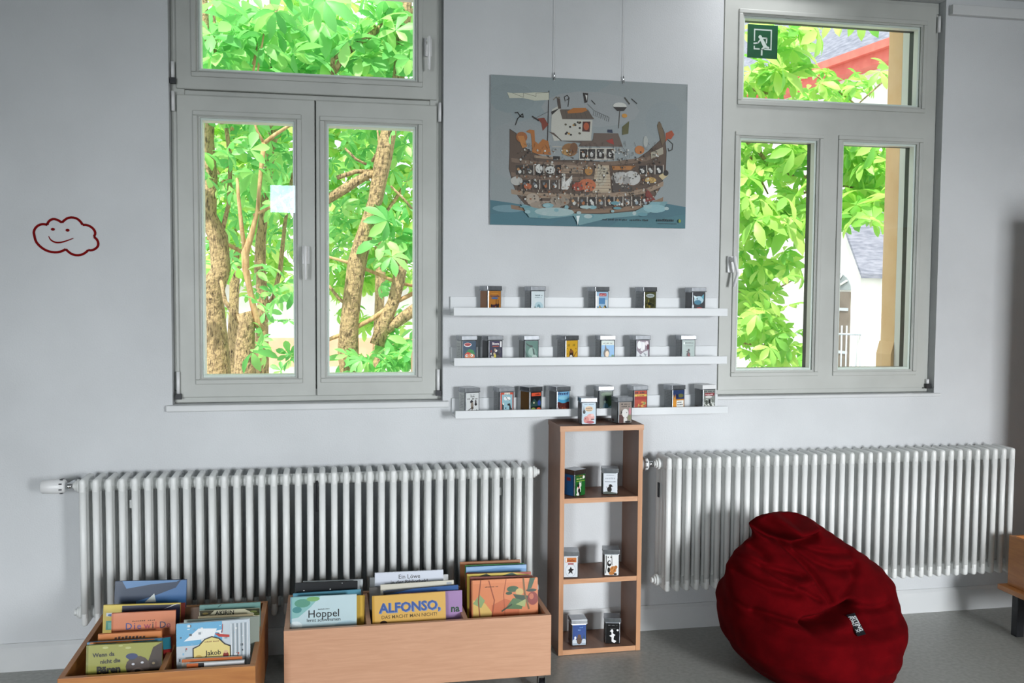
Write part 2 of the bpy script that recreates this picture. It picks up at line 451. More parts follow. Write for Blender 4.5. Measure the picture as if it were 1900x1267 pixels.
# ------------------------------------------------------------------ radiators
def radiator(name, label, x0, pitch, n, z0, z1, valve_side_head, head_len):
    root = thing(name, label, 'radiator', (x0, -.13, 0))
    ys = (-.056, -.019, .019, .056)
    s = MB()
    for y in ys: s.tube([(0, y, z0 + .03), (0, y, z1 - .03)], .0125, 10)
    for zc in (z0 + .028, z1 - .028):
        n0 = len(s.bm.verts); s.bm.verts.ensure_lookup_table()
        s.box(-.0115, .0115, -.0685, .0685, zc - .028, zc + .028)
    bmesh.ops.bevel(s.bm, geom=[e for e in s.bm.edges if len(e.link_faces) == 2 and all(len(f.verts) == 4 and not f.smooth for f in e.link_faces)], offset=.0105, segments=3, affect='EDGES', profile=.5)
    for fc in s.bm.faces: fc.smooth = True
    for zc in (z0 + .035, z1 - .035): s.tube([(-pitch / 2, 0, zc), (pitch / 2, 0, zc)], .021, 14)
    sec = s.build('section', RAD, root)
    for i in range(1, n):
        c = sec.copy(); col.objects.link(c); c.parent = root; c.location = (i * pitch, 0, 0)
    L = (n - 1) * pitch; zt = z1 - .035; zb = z0 + .035

    def plug(x, z, d):
        p = MB(); p.tube([(x, 0, z), (x + d * .010, 0, z)], .024, 16); p.tube([(x + d * .010, 0, z), (x + d * .018, 0, z)], .018, 16)
        p.tube([(x + d * .018, 0, z), (x + d * .028, 0, z)], .012, 6); return p.build('end_plug', RAD, root)
    plug(-.021, zt, -1); plug(-.021, zb, -1); plug(L + .021, zt, 1); plug(L + .021, zb, 1)
    v = MB(); v.tube([(-.045, 0, zt), (-.075, 0, zt)], .012, 12); v.tube([(-.06, 0, zt), (-.06, .125, zt)], .009, 8)
    v.build('valve', CHROME, root, label='dark metal valve')
    a = -.070; hd = MB()
    hd.tube([(a, 0, zt), (a - .004, 0, zt), (a - .02, 0, zt), (a - head_len * .6, 0, zt), (a - head_len, 0, zt), (a - head_len - .004, 0, zt)], [.020, .0245, .0270, .0265, .0245, .018], 20)
    h = hd.build('thermostat_head', PLASTIC, root)
    sl = MB()
    for k in range(9):
        an = PI * (k / 4.0) + .3; c_, s_ = math.cos(an), math.sin(an)
        p = Vector((a - .014, c_ * .0266, zt + s_ * .0266)); sl.box(p.x - .005, p.x + .005, p.y - .0022, p.y + .0022, p.z - .0022, p.z + .0022)
    sl.build('vent_slots', DARK, h)
    # wall brackets
    for k in (3, n - 4):
        b = MB(); b.box(k * pitch + .016, k * pitch + .026, -.02, .13, z1 - .12, z1 - .09); b.build('bracket', RAD, root)
    return root


r1 = radiator('column_radiator', 'long white column radiator under the left window, behind the wooden book crates', -.874, .0446, 38, .218, .758, True, .080)
MB().box(18.45 * .0446, 18.65 * .0446, -.02, .0, .60, .72).build('pipe_bracket', DARK, r1)
r2 = radiator('column_radiator', 'long white column radiator under the right window, behind the red beanbag', 1.352, .0427, 38, .222, .776, True, .03)
MB().box(-.020, -.0165, .004, .02, .60, .66).build('evaporation_meter', DARK, r2, label='small black meter')

# ------------------------------------------------------------------ picture ledges
LED = [('white picture ledge holding five small tins, topmost of three', .480, 1.622, 1.347, 1.379, 1.421),
       ('white picture ledge holding seven small tins, middle of three', .482, 1.624, 1.149, 1.181, 1.217),
       ('white picture ledge holding eight small tins, lowest of three, behind the narrow bookcase top', .488, 1.632, .942, .972, 1.010)]
for lb, a, b, zb, zl, zk in LED:
    t_ = thing('picture_ledge', lb, 'shelf', (a, 0, zb), group=None)
    MB().box(0, b - a, -.108, -.013, 0, .010).build('base_board', LEDGE, t_, bevel=.001)
    MB().box(0, b - a, -.121, -.1085, 0, zl - zb).build('front_lip', LEDGE, t_, bevel=.001)
    MB().box(0, b - a, -.0125, -.0005, 0, zk - zb).build('back_board', LEDGE, t_, bevel=.001)

# ------------------------------------------------------------------ narrow bookcase
BX0, BX1, BY0, BY1 = .889, 1.228, -.224, -.020
BZ = [(0.002, .022), (.288, .307), (.611, .630), (.897, .918)]
bc = thing('bookcase', 'narrow open-backed beech bookcase with small tins, standing between the two radiators', 'bookcase', (0, 0, 0))
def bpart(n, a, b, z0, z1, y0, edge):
    o_ = MB().box(a, b, y0 + .0015, BY1, z0, z1).build(n, CASEWOOD, bc); MB().box(a, b, y0, y0 + .0014, z0, z1).build('front_edge', edge, o_, label='lighter beech front edge')


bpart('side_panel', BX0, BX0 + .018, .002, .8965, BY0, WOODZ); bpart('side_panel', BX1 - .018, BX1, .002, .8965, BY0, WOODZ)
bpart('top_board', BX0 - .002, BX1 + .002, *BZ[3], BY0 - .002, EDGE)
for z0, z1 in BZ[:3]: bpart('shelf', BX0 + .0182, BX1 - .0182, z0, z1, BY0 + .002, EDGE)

# ------------------------------------------------------------------ small tins with printed picture labels
TS, TH = .066, .107


def tin(px_corner, side, front, zbase, ybc, label, items, bg, sidebg='#8e9294', group=None, th=None, lidc=METAL):
    """px_corner: measured position of the near-left vertical edge; side/front: seen widths that give the turn"""
    p = at(px_corner, 566, ybc); k = p.x / (p.y - CAM.y)
    a = math.atan2(side, front) - math.atan(k) if th is None else math.radians(th)
    h = TS / 2
    cx = p.x + h * math.cos(a) - h * math.sin(a); cy = p.y + h * math.sin(a) + h * math.cos(a)
    t_ = thing('picture_tin', label, 'tin', (cx, cy, zbase + .0006), a, group)
    MB().box(-h + .001, h - .001, -h + .001, h - .001, 0, TH - .014).build('body', METAL, t_, bevel=.006, seg=3)
    b = MB().box(-h, h, -h, h, TH - .017, TH); b.box(-h - .0012, h + .0012, -h - .0012, h + .0012, TH - .0175, TH - .0155)
    b.build('lid', lidc, t_, bevel=.0045, seg=3)
    W_, H_ = TS - .012, TH - .024
    art('front_label', t_, W_, H_, items, (-W_ / 2, -h + .0004, .004), bg=bg, step=.00006, rough=.3)
    art('side_label', t_, W_, H_, [('w', .5, .86 - .075 * i, .7, .03, 9, '#5c6064') for i in range(9)] if sidebg in ('#8e9294', '#c9cdcc') else
        [('r', .3, .7, .7, .86, '#7a2a30')] if sidebg == '#1d5486' else [('e', .3, .1, .2, .07, '#4a2d2a')], (-h + .0004, W_ / 2, .004), (0, 0, -PI / 2), bg=sidebg, step=.00006, rough=.35)
    return t_


def blob(cx, cy, s, c, c2=None, ear=True):
    """a small generic animal: body, head, ears"""
    r = [('e', cx, cy, .17 * s, .15 * s, c), ('e', cx + .1 * s, cy + .17 * s, .1 * s, .085 * s, c)]
    if ear: r += [('p', [(cx + .02 * s, cy + .2 * s), (cx + .05 * s, cy + .33 * s), (cx + .09 * s, cy + .22 * s)], c), ('p', [(cx + .12 * s, cy + .22 * s), (cx + .17 * s, cy + .33 * s), (cx + .19 * s, cy + .2 * s)], c)]
    if c2: r += [('e', cx + .02 * s, cy - .03 * s, .09 * s, .09 * s, c2)]
    return r


def sp(seed, n, cs, x0=0, y0=0, x1=1, y1=1, s=.08):
    r = random.Random(seed)
    return [('e', r.uniform(x0 + s, x1 - s), r.uniform(y0 + s * .7, y1 - s * .7), s * r.uniform(.4, 1), s * r.uniform(.3, .8), r.choice(cs)) for _ in range(n)]


zA, zB, zC = 1.357, 1.159, .952
YL = -.104
# top ledge
tin(904.5, 16, 29, zA, YL, 'amber orange picture tin with dark figures, leftmost on the top ledge',
    [('r', .2, .86, .8, .9, '#c98a3c'), ('t', 'Grosselka', .5, .72, .0105, .03, 0, '#222a55'), ('e', .5, .66, .3, .05, '#4a6a9a')] + sp(1, 16, ['#2c1a1a', '#4a2030', '#3b2a1c'], .1, 0, .95, .42, .12) + [('l', [(.6, .3), (.62, .6)], .002, '#2c1a1a'), ('l', [(.8, .3), (.78, .58)], .002, '#2c1a1a')], '#b9782c', '#9a6230')
tin(984.5, 13, 29.5, zA, YL, 'silvery white picture tin with icy blue drawing, second from left on the top ledge',
    [('w', .5, .78, .7, .06, 8, '#3a5560'), ('w', .5, .69, .55, .035, 8, '#4e7782'), ('e', .55, .28, .34, .22, '#b7d3dc'), ('e', .55, .25, .14, .13, '#6d97a3'), ('e', .5, .2, .07, .06, '#eef4f4'), ('p', [(.05, 0), (.25, .3), (.4, 0)], '#20343a'), ('p', [(.6, 0), (.8, .22), (.95, 0)], '#314a52'), ('e', .55, .15, .06, .08, '#ffffff')], '#dbe6ea')
tin(1104.3, 16.5, 28.5, zA, YL, 'light blue picture tin with a red title bar, middle one on the top ledge',
    [('r', .25, .78, .85, .92, '#b52a30'), ('w', .55, .81, .5, .07, 5, '#f0d0d0'), ('r', .2, .4, .75, .7, '#5a8fc0'), ('r', .0, .3, .2, .8, '#f2f5f7'), ('r', .75, .25, .95, .6, '#dfe6ea'), ('p', [(0, 0), (.3, .35), (.5, .1), (.75, .38), (1, .1), (1, 0)], '#273226')] + sp(3, 8, ['#a85a2a', '#d8b15a', '#2c2c20'], 0, 0, 1, .3, .1), '#a9cbe6')
tin(1194, 18.5, 27.5, zA, YL, 'dark olive camouflage-patterned picture tin, fourth from left on the top ledge',
    [('e', .5, .82, .38, .1, '#b9c3c4'), ('w', .5, .79, .55, .06, 6, '#39423a')] + sp(4, 34, ['#3c3a1c', '#6f6526', '#8d8038', '#1f2418', '#4b5230'], .02, 0, .98, .68, .13), '#4d4f2d')
tin(1283, 14, 29, zA, YL, 'black picture tin with a pale blue animal and red car, rightmost on the top ledge',
    [('e', .5, .62, .4, .2, '#b5d6e2'), ('p', [(.15, .65), (.05, .85), (.35, .78)], '#dceef2'), ('p', [(.7, .78), (.92, .92), (.9, .62)], '#5aa7bd'), ('e', .35, .68, .04, .04, '#14202a'), ('e', .42, .5, .3, .12, '#3b7e99'), ('e', .55, .14, .32, .12, '#c93228'), ('e', .7, .16, .08, .05, '#f07058'), ('e', .05, .3, .05, .1, '#d6e2e6')], '#181a26', '#3a3d42')
# middle ledge
tin(857, 11, 29.5, zB, YL, 'dark blue picture tin with orange face and green cap, leftmost on the middle ledge',
    [('e', .36, .82, .3, .1, '#f4f4f4'), ('e', .36, .83, .26, .075, '#c33a3a'), ('w', .36, .8, .4, .05, 6, '#203040'), ('e', .52, .26, .4, .18, '#e0895a'), ('p', [(.15, .38), (.45, .62), (.8, .55), (.95, .35), (.5, .42)], '#2f8a4a'), ('p', [(.1, .35), (.35, .48), (.62, .42), (.3, .33)], '#d5392c'), ('e', .28, .3, .09, .07, '#fff2ea'), ('e', .3, .3, .03, .03, '#111111'), ('e', .68, .31, .09, .07, '#fff2ea'), ('e', .66, .31, .03, .03, '#111111')], '#1e4560', '#c9cdcc')
tin(906, 12, 28.5, zB, YL, 'purple-black picture tin with a crowd of people, second from left on the middle ledge',
    [('r', .2, .78, .8, .95, '#3a2a5a'), ('t', 'Biesta', .5, .82, .0125, .03, 0, '#f0e8e0'), ('r', .25, .72, .75, .76, '#b05038'), ('r', .84, .7, .98, .98, '#f0f0f0')] + sp(7, 26, ['#e8e6e0', '#8a3a3a', '#c8b090', '#4a4a52', '#252530', '#d8c850'], 0, 0, 1, .68, .13), '#33304a', '#4d4f52')
tin(973, 11.5, 30, zB, YL, 'grey-green picture tin with a dark pike-like shape, third from left on the middle ledge',
    [('p', [(.02, .92), (.3, .8), (.55, .78), (.6, .66), (.38, .7), (.12, .8)], '#1f3a35'), ('e', .55, .42, .36, .26, '#6f978a'), ('e', .5, .48, .26, .2, '#9ab8ad'), ('p', [(.55, .66), (.62, .35), (.75, .3), (.7, .6)], '#244a44'), ('e', .72, .24, .2, .08, '#b7c9c2'), ('p', [(.0, .5), (.3, .2), (.1, .05), (0, .1)], '#2f5a50'), ('w', .55, .05, .7, .07, 8, '#dfe8e4')], '#4b7a6e', '#6d7372')
tin(1049.5, 17.5, 27, zB, YL, 'golden yellow picture tin with a brown round creature, middle one on the middle ledge',
    [('w', .5, .72, .8, .12, 7, '#8f7a20'), ('e', .45, .42, .2, .13, '#8a5a30'), ('p', [(.3, .4), (.2, .05), (.7, .05), (.6, .42)], '#3a2416'), ('e', .42, .17, .14, .13, '#f0ece4'), ('e', .4, .56, .07, .05, '#6a3c20'), ('l', [(.65, .2), (.9, .45)], .003, '#7a4a26'), ('e', .12, .35, .03, .03, '#5a3a1a'), ('e', .1, .62, .03, .02, '#5a3a1a'), ('e', .85, .6, .03, .03, '#5a3a1a')], '#d9a92c')
tin(1114.5, 10.5, 30, zB, YL, 'sky blue picture tin with dark and cream bird on grass, on the middle ledge',
    [('w', .5, .86, .7, .06, 9, '#4a5048'), ('r', 0, .78, 1, 1, '#c8d4cc'), ('w', .5, .84, .7, .06, 9, '#4a5048'), ('r', 0, 0, 1, .22, '#4a8a40'), ('e', .4, .38, .24, .24, '#232022'), ('e', .45, .34, .15, .16, '#ecd2b0'), ('p', [(.25, .55), (.3, .82), (.42, .58)], '#1c1c20'), ('e', .5, .06, .2, .05, '#c0804a'), ('e', .1, .4, .06, .25, '#7ea8c0'), ('r', .8, .1, .98, .3, '#2c7a48')], '#74aede')
tin(1180.5, 13, 29, zB, YL, 'white and mauve picture tin with white rounded shapes, sixth from left on the middle ledge',
    [('e', .2, .78, .17, .2, '#ffffff'), ('p', [(.35, .95), (.3, .5), (.5, .45), (.55, .9)], '#f6f6f8'), ('e', .58, .72, .09, .22, '#ffffff'), ('e', .8, .85, .14, .12, '#f8f0f4'), ('r', .82, .55, 1, .8, '#6a3a4a'), ('p', [(0, .5), (.3, .3), (.6, .45), (.9, .5), (.9, 0), (0, 0)], '#e4e7ea'), ('p', [(.2, .3), (.5, .2), (.6, .05), (.3, .12)], '#8d949a'), ('p', [(.5, .42), (.8, .3), (.7, .2)], '#a7aeb4')], '#9a8c98')
tin(1265, 12.5, 31, zB, YL, 'pale grey picture tin with a dark bird on a branch, rightmost on the middle ledge',
    [('e', .15, .85, .07, .06, '#e9f0ee'), ('w', .55, .84, .7, .06, 7, '#5e6a68'), ('w', .55, .7, .6, .05, 7, '#7a8684'), ('e', .5, .28, .16, .14, '#2e2226'), ('e', .52, .5, .08, .08, '#201a1c'), ('p', [(.3, .42), (.48, .5), (.45, .4)], '#201a1c'), ('p', [(.5, .4), (.7, .1), (.6, 0), (.4, .05)], '#8a3036'), ('l', [(0, .14), (.4, .2), (.98, .14)], .004, '#33272a'), ('l', [(.6, .12), (.8, 0)], .004, '#c4502e')], '#a9bab6')
# lowest ledge
tin(863.5, 13, 29.5, zC, YL, 'white picture tin with three small birds and a branch, leftmost on the lowest ledge',
    [('w', .5, .9, .42, .03, 6, '#8a8f90'), ('t', 'Eule', .5, .8, .010, .02, 0, '#2f2b2b'), ('w', .5, .69, .82, .06, 9, '#2f2b2b'), ('l', [(0, .12), (.25, .2), (.4, .28)], .003, '#3a3236'), ('p', [(.3, .6), (.45, .68), (.55, .58), (.5, .48), (.33, .52)], '#1f1a20'), ('e', .47, .4, .11, .16, '#8f8376'), ('e', .48, .28, .1, .07, '#54483e'), ('p', [(.4, .15), (.48, .25), (.5, .1)], '#6a5d50'), ('e', .75, .55, .07, .12, '#5b5355'), ('e', .76, .45, .1, .07, '#171316'), ('p', [(.7, .05), (.82, .22), (.97, .0)], '#1f1a20')], '#d9dcdc', '#c9cdcc')
tin(927.5, 12.5, 29.5, zC, YL, 'red-edged light blue picture tin with two black animals, second from left on the lowest ledge',
    [('r', .1, .05, .95, .9, '#93bcc8'), ('r', .3, .9, .75, .99, '#efe9dc'), ('w', .52, .91, .4, .05, 5, '#33302e'), ('e', .42, .72, .17, .1, '#e6eef0'), ('e', .65, .7, .14, .09, '#f4f6f6'), ('l', [(.4, .82), (.56, .66), (.72, .62)], .002, '#1c1c20'), ('r', .1, .02, .92, .1, '#b89a5c'), ('p', [(.12, .1), (.12, .45), (.25, .45), (.25, .1)], '#17161a'), ('e', .22, .46, .06, .05, '#e9e2d4'), ('p', [(.55, .45), (.75, .48), (.85, .25), (.92, .22), (.9, .1), (.7, .1), (.7, .35), (.55, .38)], '#17161a'), ('e', .42, .25, .05, .03, '#17161a')], '#c9492e')
tin(984, 19.5, 25.5, zC, YL, 'black picture tin with orange-red title band and brown side, on the lowest ledge',
    [('r', .08, .8, .95, .96, '#e05a3a'), ('w', .5, .83, .7, .1, 7, '#3c120e'), ('p', [(0, .45), (.35, .68), (.6, .5), (.9, .7), (1, .5), (1, .3), (0, .3)], '#2e4a44'), ('e', .8, .45, .14, .14, '#3a4f9a'), ('e', .25, .12, .24, .13, '#8a9a50'), ('e', .75, .12, .22, .12, '#d8603a'), ('e', .72, .1, .08, .07, '#f0a080'), ('e', .3, .48, .07, .05, '#c8c0a0')], '#15171c', '#6a4a20')
tin(1034, 15.5, 27.5, zC, YL, 'blue and dark red picture tin with blue bowl shape, on the lowest ledge',
    [('w', .5, .85, .9, .13, 6, '#1d2a5a'), ('r', 0, 0, 1, .5, '#56201c'), ('e', .5, .62, .46, .18, '#4aa2cc'), ('e', .5, .7, .44, .1, '#8ecbe2')] + sp(14, 16, ['#8a3a24', '#a8522c', '#2a1614', '#6a2a20'], 0, 0, 1, .42, .09) + [('p', [(.02, .3), (.18, .02), (.1, .02)], '#e8e4e4')], '#7ab4dc', '#5e6264')
tin(1112.5, 10, 30, zC, YL, 'dark green picture tin on the lowest ledge, half behind the two bookcase-top tins',
    [('e', .5, .85, .4, .1, '#4a6a48'), ('e', .42, .58, .2, .07, '#16242a'), ('p', [(.3, .6), (.42, .82), (.52, .6)], '#16242a'), ('e', .42, .48, .08, .07, '#8aa8a0'), ('p', [(.2, .1), (.35, .42), (.6, .4), (.8, .08)], '#3a6272'), ('e', .8, .5, .12, .2, '#33512f'), ('p', [(.5, .12), (.9, .3), (.95, .05)], '#7a9aa0')], '#2c4434', '#6d7372')
tin(1177.5, 13, 29.5, zC, YL, 'red and yellow picture tin with busy figures, sixth on the lowest ledge',
    [('w', .5, .86, .9, .1, 7, '#2c2422'), ('r', 0, .72, 1, .82, '#e6c455'), ('w', .5, .73, .6, .06, 5, '#8a3a20'), ('r', 0, .55, 1, .7, '#a8261e')] + sp(16, 22, ['#d8a24a', '#b03a26', '#8a9a5a', '#e8d8b0', '#2c2220'], 0, 0, 1, .55, .13), '#b8452e')
tin(1249.5, 17.5, 27, zC, YL, 'night blue and gold picture tin with white text box, seventh on the lowest ledge',
    [('r', 0, .55, 1, 1, '#253a66'), ('e', .7, .72, .25, .1, '#6a6a3a'), ('e', .35, .7, .15, .1, '#16224a'), ('r', .32, .06, .95, .48, '#f4f4f0'), ('w', .63, .36, .5, .06, 5, '#22201e'), ('w', .63, .24, .5, .06, 5, '#22201e'), ('w', .63, .1, .5, .06, 5, '#22201e'), ('e', .15, .3, .15, .3, '#e0993c'), ('p', [(.02, .55), (.05, .8), (.14, .6)], '#e0993c'), ('p', [(.15, .6), (.22, .8), (.26, .55)], '#d08a30')], '#c98632')
tin(1306.5, 17.5, 28, zC, YL, 'grey picture tin with a dark red banner over pale leaves, rightmost on the lowest ledge',
    [('w', .5, .88, .9, .07, 8, '#43464a'), ('r', .1, .7, .95, .84, '#8a3038'), ('e', .45, .64, .3, .07, '#d8d8d4'), ('w', .5, .73, .7, .07, 7, '#e4c8c8')] + sp(18, 26, ['#c8ccc6', '#7a8078', '#4f554e', '#e8eae4'], 0, 0, 1, .58, .12) + [('e', .52, .42, .07, .11, '#131315')], '#8a8f8a', '#6d7072', lidc=PLASTIC)
# on the bookcase
Z0 = BZ[3][1]
tin(1080, 10, 30, Z0, -.205, 'light picture tin with pink pigs on its label, left one on top of the bookcase',
    [('w', .5, .92, .7, .03, 9, '#5a7a9a'), ('e', .5, .72, .3, .13, '#e8c49a'), ('w', .5, .73, .45, .06, 5, '#3a2420'), ('w', .5, .64, .4, .05, 5, '#3a2420'), ('e', .14, .58, .1, .1, '#17161a'), ('p', [(.1, .9), (.08, .6), (.16, .6)], '#44464a'), ('e', .62, .32, .3, .17, '#e8a8a0'), ('e', .3, .2, .2, .17, '#d9857e'), ('e', .6, .08, .3, .07, '#b5505a'), ('e', .75, .42, .12, .07, '#f2cbc4'), ('e', .25, .25, .03, .03, '#2a1416'), ('r', .65, .2, .9, .24, '#1c1416')], '#c9dce8', '#6d7072', th=-3)
tin(1149, 14, 28.5, Z0, -.205, 'grey-brown picture tin with a white round-eared animal, right one on top of the bookcase',
    [('w', .5, .88, .7, .06, 8, '#3a3634'), ('w', .5, .77, .8, .06, 9, '#3a3634'), ('r', 0, 0, .35, .4, '#5a3a36'), ('e', .5, .47, .26, .22, '#e6e4e0'), ('e', .88, .55, .1, .18, '#c98a94'), ('e', .52, .14, .14, .14, '#e6e4e0'), ('e', .62, .5, .03, .03, '#1c1a1a'), ('e', .85, .25, .14, .14, '#8a8a6a'), ('p', [(.15, .65), (.1, .4), (.25, .5)], '#2c2624'), ('e', .7, .05, .25, .05, '#2c2a2a')], '#9a8d84', '#787c7e')
Z0 = BZ[2][1]
tin(1069.5, 23, 23, Z0, -.208, 'blue and green picture tin turned sideways, in the top compartment of the bookcase',
    [('w', .45, .92, .7, .05, 6, '#b0522c'), ('e', .85, .87, .11, .08, '#f0ece4'), ('w', .5, .78, .8, .07, 5, '#d8e0a0'), ('r', .1, .68, .95, .72, '#8aa83a')] + blob(.35, .28, 1.3, '#eceae4', '#1b1b1b') + [('e', .3, .5, .1, .1, '#1b1b1b'), ('e', .28, .08, .2, .07, '#efeee8'), ('e', .45, .1, .1, .08, '#1b1b1b'), ('e', .35, .4, .06, .04, '#d03a3a')], '#1f6a2c', '#1d5486')
tin(1121, 2, 32, Z0, -.178, 'white picture tin with a small black silhouette, in the top compartment of the bookcase',
    [('w', .5, .9, .6, .03, 9, '#5a6a7a'), ('w', .5, .72, .75, .09, 6, '#b4bac4'), ('w', .5, .58, .8, .04, 10, '#4a5a6c'), ('e', .45, .22, .17, .14, '#1b1614'), ('e', .52, .4, .12, .08, '#1b1614'), ('p', [(.58, .43), (.75, .38), (.58, .35)], '#1b1614'), ('p', [(.2, .38), (.36, .26), (.36, .16)], '#1b1614'), ('p', [(0, .1), (.3, .13), (.6, .1), (1, .06), (1, 0), (0, 0)], '#5c635c')], '#e6ebf2', th=-13)
Z0 = BZ[1][1]
tin(1048.5, 5, 31, Z0, -.206, 'white picture tin with orange label and round badge, in the middle bookcase compartment',
    [('r', .1, .72, .92, .95, '#cf7a3c'), ('w', .55, .76, .6, .12, 6, '#8a3a22'), ('r', .12, .74, .22, .93, '#f6e8d8'), ('e', .5, .33, .4, .33, '#c6cfd6'), ('e', .5, .33, .36, .29, '#e6eaee'), ('r', .3, .62, .72, .68, '#a22430'), ('p', [(.3, .35), (.45, .42), (.5, .52), (.58, .42), (.75, .38), (.6, .3), (.66, .14), (.5, .24), (.32, .14), (.4, .3)], '#1c1416')], '#e2e6ea', '#c9cdcc', th=-8)
tin(1125.5, 3, 32, Z0, -.206, 'white picture tin with black-and-white bear above orange animal, in the middle bookcase compartment',
    [('e', .35, .8, .12, .1, '#f4f4f4'), ('e', .25, .88, .04, .04, '#16120f'), ('e', .45, .88, .04, .04, '#16120f'), ('e', .33, .58, .16, .15, '#16120f'), ('e', .36, .62, .09, .07, '#f4f4f4'), ('l', [(.1, .95), (.12, .4), (.05, .1)], .003, '#16120f'), ('l', [(.55, .5), (.5, .98)], .002, '#2f2a22'), ('e', .62, .28, .24, .17, '#cf8a4a'), ('e', .82, .4, .12, .08, '#b8763c'), ('e', .5, .1, .2, .09, '#c07c3c'), ('e', .3, .26, .1, .13, '#16120f'), ('e', .78, .06, .12, .05, '#2c1a10'), ('l', [(.5, .3), (.6, .4)], .002, '#4a2a14'), ('l', [(.66, .2), (.76, .32)], .002, '#4a2a14')], '#f0f1f0', th=-12)
Z0 = BZ[0][1]
tin(1066.5, 7, 30, Z0, -.190, 'night blue picture tin with snow and brown shape, in the bottom bookcase compartment',
    [('w', .5, .84, .6, .06, 6, '#6a9ad8'), ('w', .5, .72, .4, .05, 4, '#8ab4e0'), ('e', .15, .14, .2, .16, '#d8e0e8'), ('e', .86, .14, .18, .18, '#cfd8e2'), ('r', 0, 0, 1, .1, '#aab8c4'), ('e', .5, .24, .2, .2, '#5a4232'), ('e', .5, .44, .13, .09, '#6a4c38'), ('e', .2, .36, .08, .08, '#eef2f6'), ('p', [(.78, .3), (.86, .55), (.94, .3)], '#2a4a5a')], '#2a4c92', '#6d7072', th=-3)
tin(1129.5, 2, 32, Z0, -.190, 'black picture tin with a white goose silhouette, in the bottom bookcase compartment',
    [('w', .5, .88, .7, .04, 8, '#8a8a8a'), ('r', .3, .72, .7, .74, '#606060'), ('p', [(.28, .6), (.45, .72), (.55, .62), (.5, .5), (.7, .42), (.6, .36), (.56, .2), (.78, .12), (.62, .02), (.42, .1), (.42, .3), (.25, .38), (.42, .44), (.4, .56)], '#f4f4f4'), ('e', .86, .66, .08, .05, '#f0f0f0')], '#0c0c0e', '#3a3d42', th=-13)


# ------------------------------------------------------------------ book crates on castors
def crate(name, label, x0, x1, y0, y1, z0, z1, divs, wood, tk=.017):
    r = thing(name, label, 'book crate', ((x0 + x1) / 2, (y0 + y1) / 2, 0)); X, Y = r.location.x, r.location.y
    def B(n, a, b, c, d, e, f, m=wood): return MB().box(a - X, b - X, c - Y, d - Y, e, f).build(n, m, r, bevel=.0012)
    B('front_panel', x0, x1, y0, y0 + tk, z0, z1); B('back_panel', x0, x1, y1 - tk, y1, z0, z1)
    B('side_panel', x0, x0 + tk, y0 + tk, y1 - tk, z0, z1); B('side_panel', x1 - tk, x1, y0 + tk, y1 - tk, z0, z1)
    B('bottom_board', x0 + tk, x1 - tk, y0 + tk, y1 - tk, z0, z0 + .015)
    for d in divs: B('divider', d - .008, d + .008, y0 + tk, y1 - tk, z0 + .015, z1 - .003)
    for cx_ in (x0 + .035, x1 - .022):
        for cy_ in (y0 + .05, y1 - .05):
            m = MB(); a, b = cx_ - X, cy_ - Y
            m.box(a - .022, a + .022, b - .022, b + .022, z0 - .006, z0 - .0005)
            m.prism([(a - .014, b - .012, z0 - .006), (a - .014, b + .012, z0 - .006), (a - .014, b + .02, .022), (a - .014, b, .022)], (.003, 0, 0))
            m.prism([(a + .011, b - .012, z0 - .006), (a + .011, b + .012, z0 - .006), (a + .011, b + .02, .022), (a + .011, b, .022)], (.003, 0, 0))
            c = m.build('castor', CHROME, r)
            MB().tube([(a - .0095, b + .012, .0265), (a + .0095, b + .012, .0265)], .026, 18).build('wheel', DARK, c)
    return r


c2 = crate('book_crate', 'three-compartment beech book crate on castors beside the narrow bookcase', -.152, .768, -.602, -.222, .088, .305, (.131, .466), WOODX)
c1 = crate('book_crate', 'two-compartment wooden book crate at the lower left, partly cut off by the photo edge', -.787, -.224, -.872, -.262, .088, .300, (-.500,), WOODD)


def book(tl, tr, ytop, th, cover, items, label, zb=.1045, tilt=7.0, step=.00010, gloss=.3, yaw=0.0, spine=None):
    """tl/tr: measured top corners; stands on the crate bottom, leaning back"""
    a = at(tl[0], tl[1], ytop); b = at(tr[0], tr[1], ytop)
    ww = b.x - a.x; zt = (a.z + b.z) / 2; ti = math.radians(tilt); h = (zt - zb) / math.cos(ti)
    r = thing('picture_book', label, 'book', (a.x, ytop - (zt - zb) * math.tan(ti), zb), yaw)
    r.rotation_euler = (-ti, math.atan2(a.z - b.z, ww), yaw)
    cm = flat(cover, gloss); bd = .0022
    m = MB(); m.box(0, ww, 0, bd, 0, h); m.box(0, ww, th - bd, th, 0, h); m.box(0, bd, bd, th - bd, 0, h)
    m.build('cover', cm, r, bevel=.0006)
    MB().box(bd, ww - .003, bd, th - bd, .003, h - .003).build('pages', PAPER, r)
    V = .182
    if items: art('cover_print', r, ww, V, items, (0, -.00008, h - V), step=step, rough=gloss)
    return r


def tx(s, x, y, size, c, bold=.02, ang=0): return ('t', s, x, y, size, bold, ang, c)


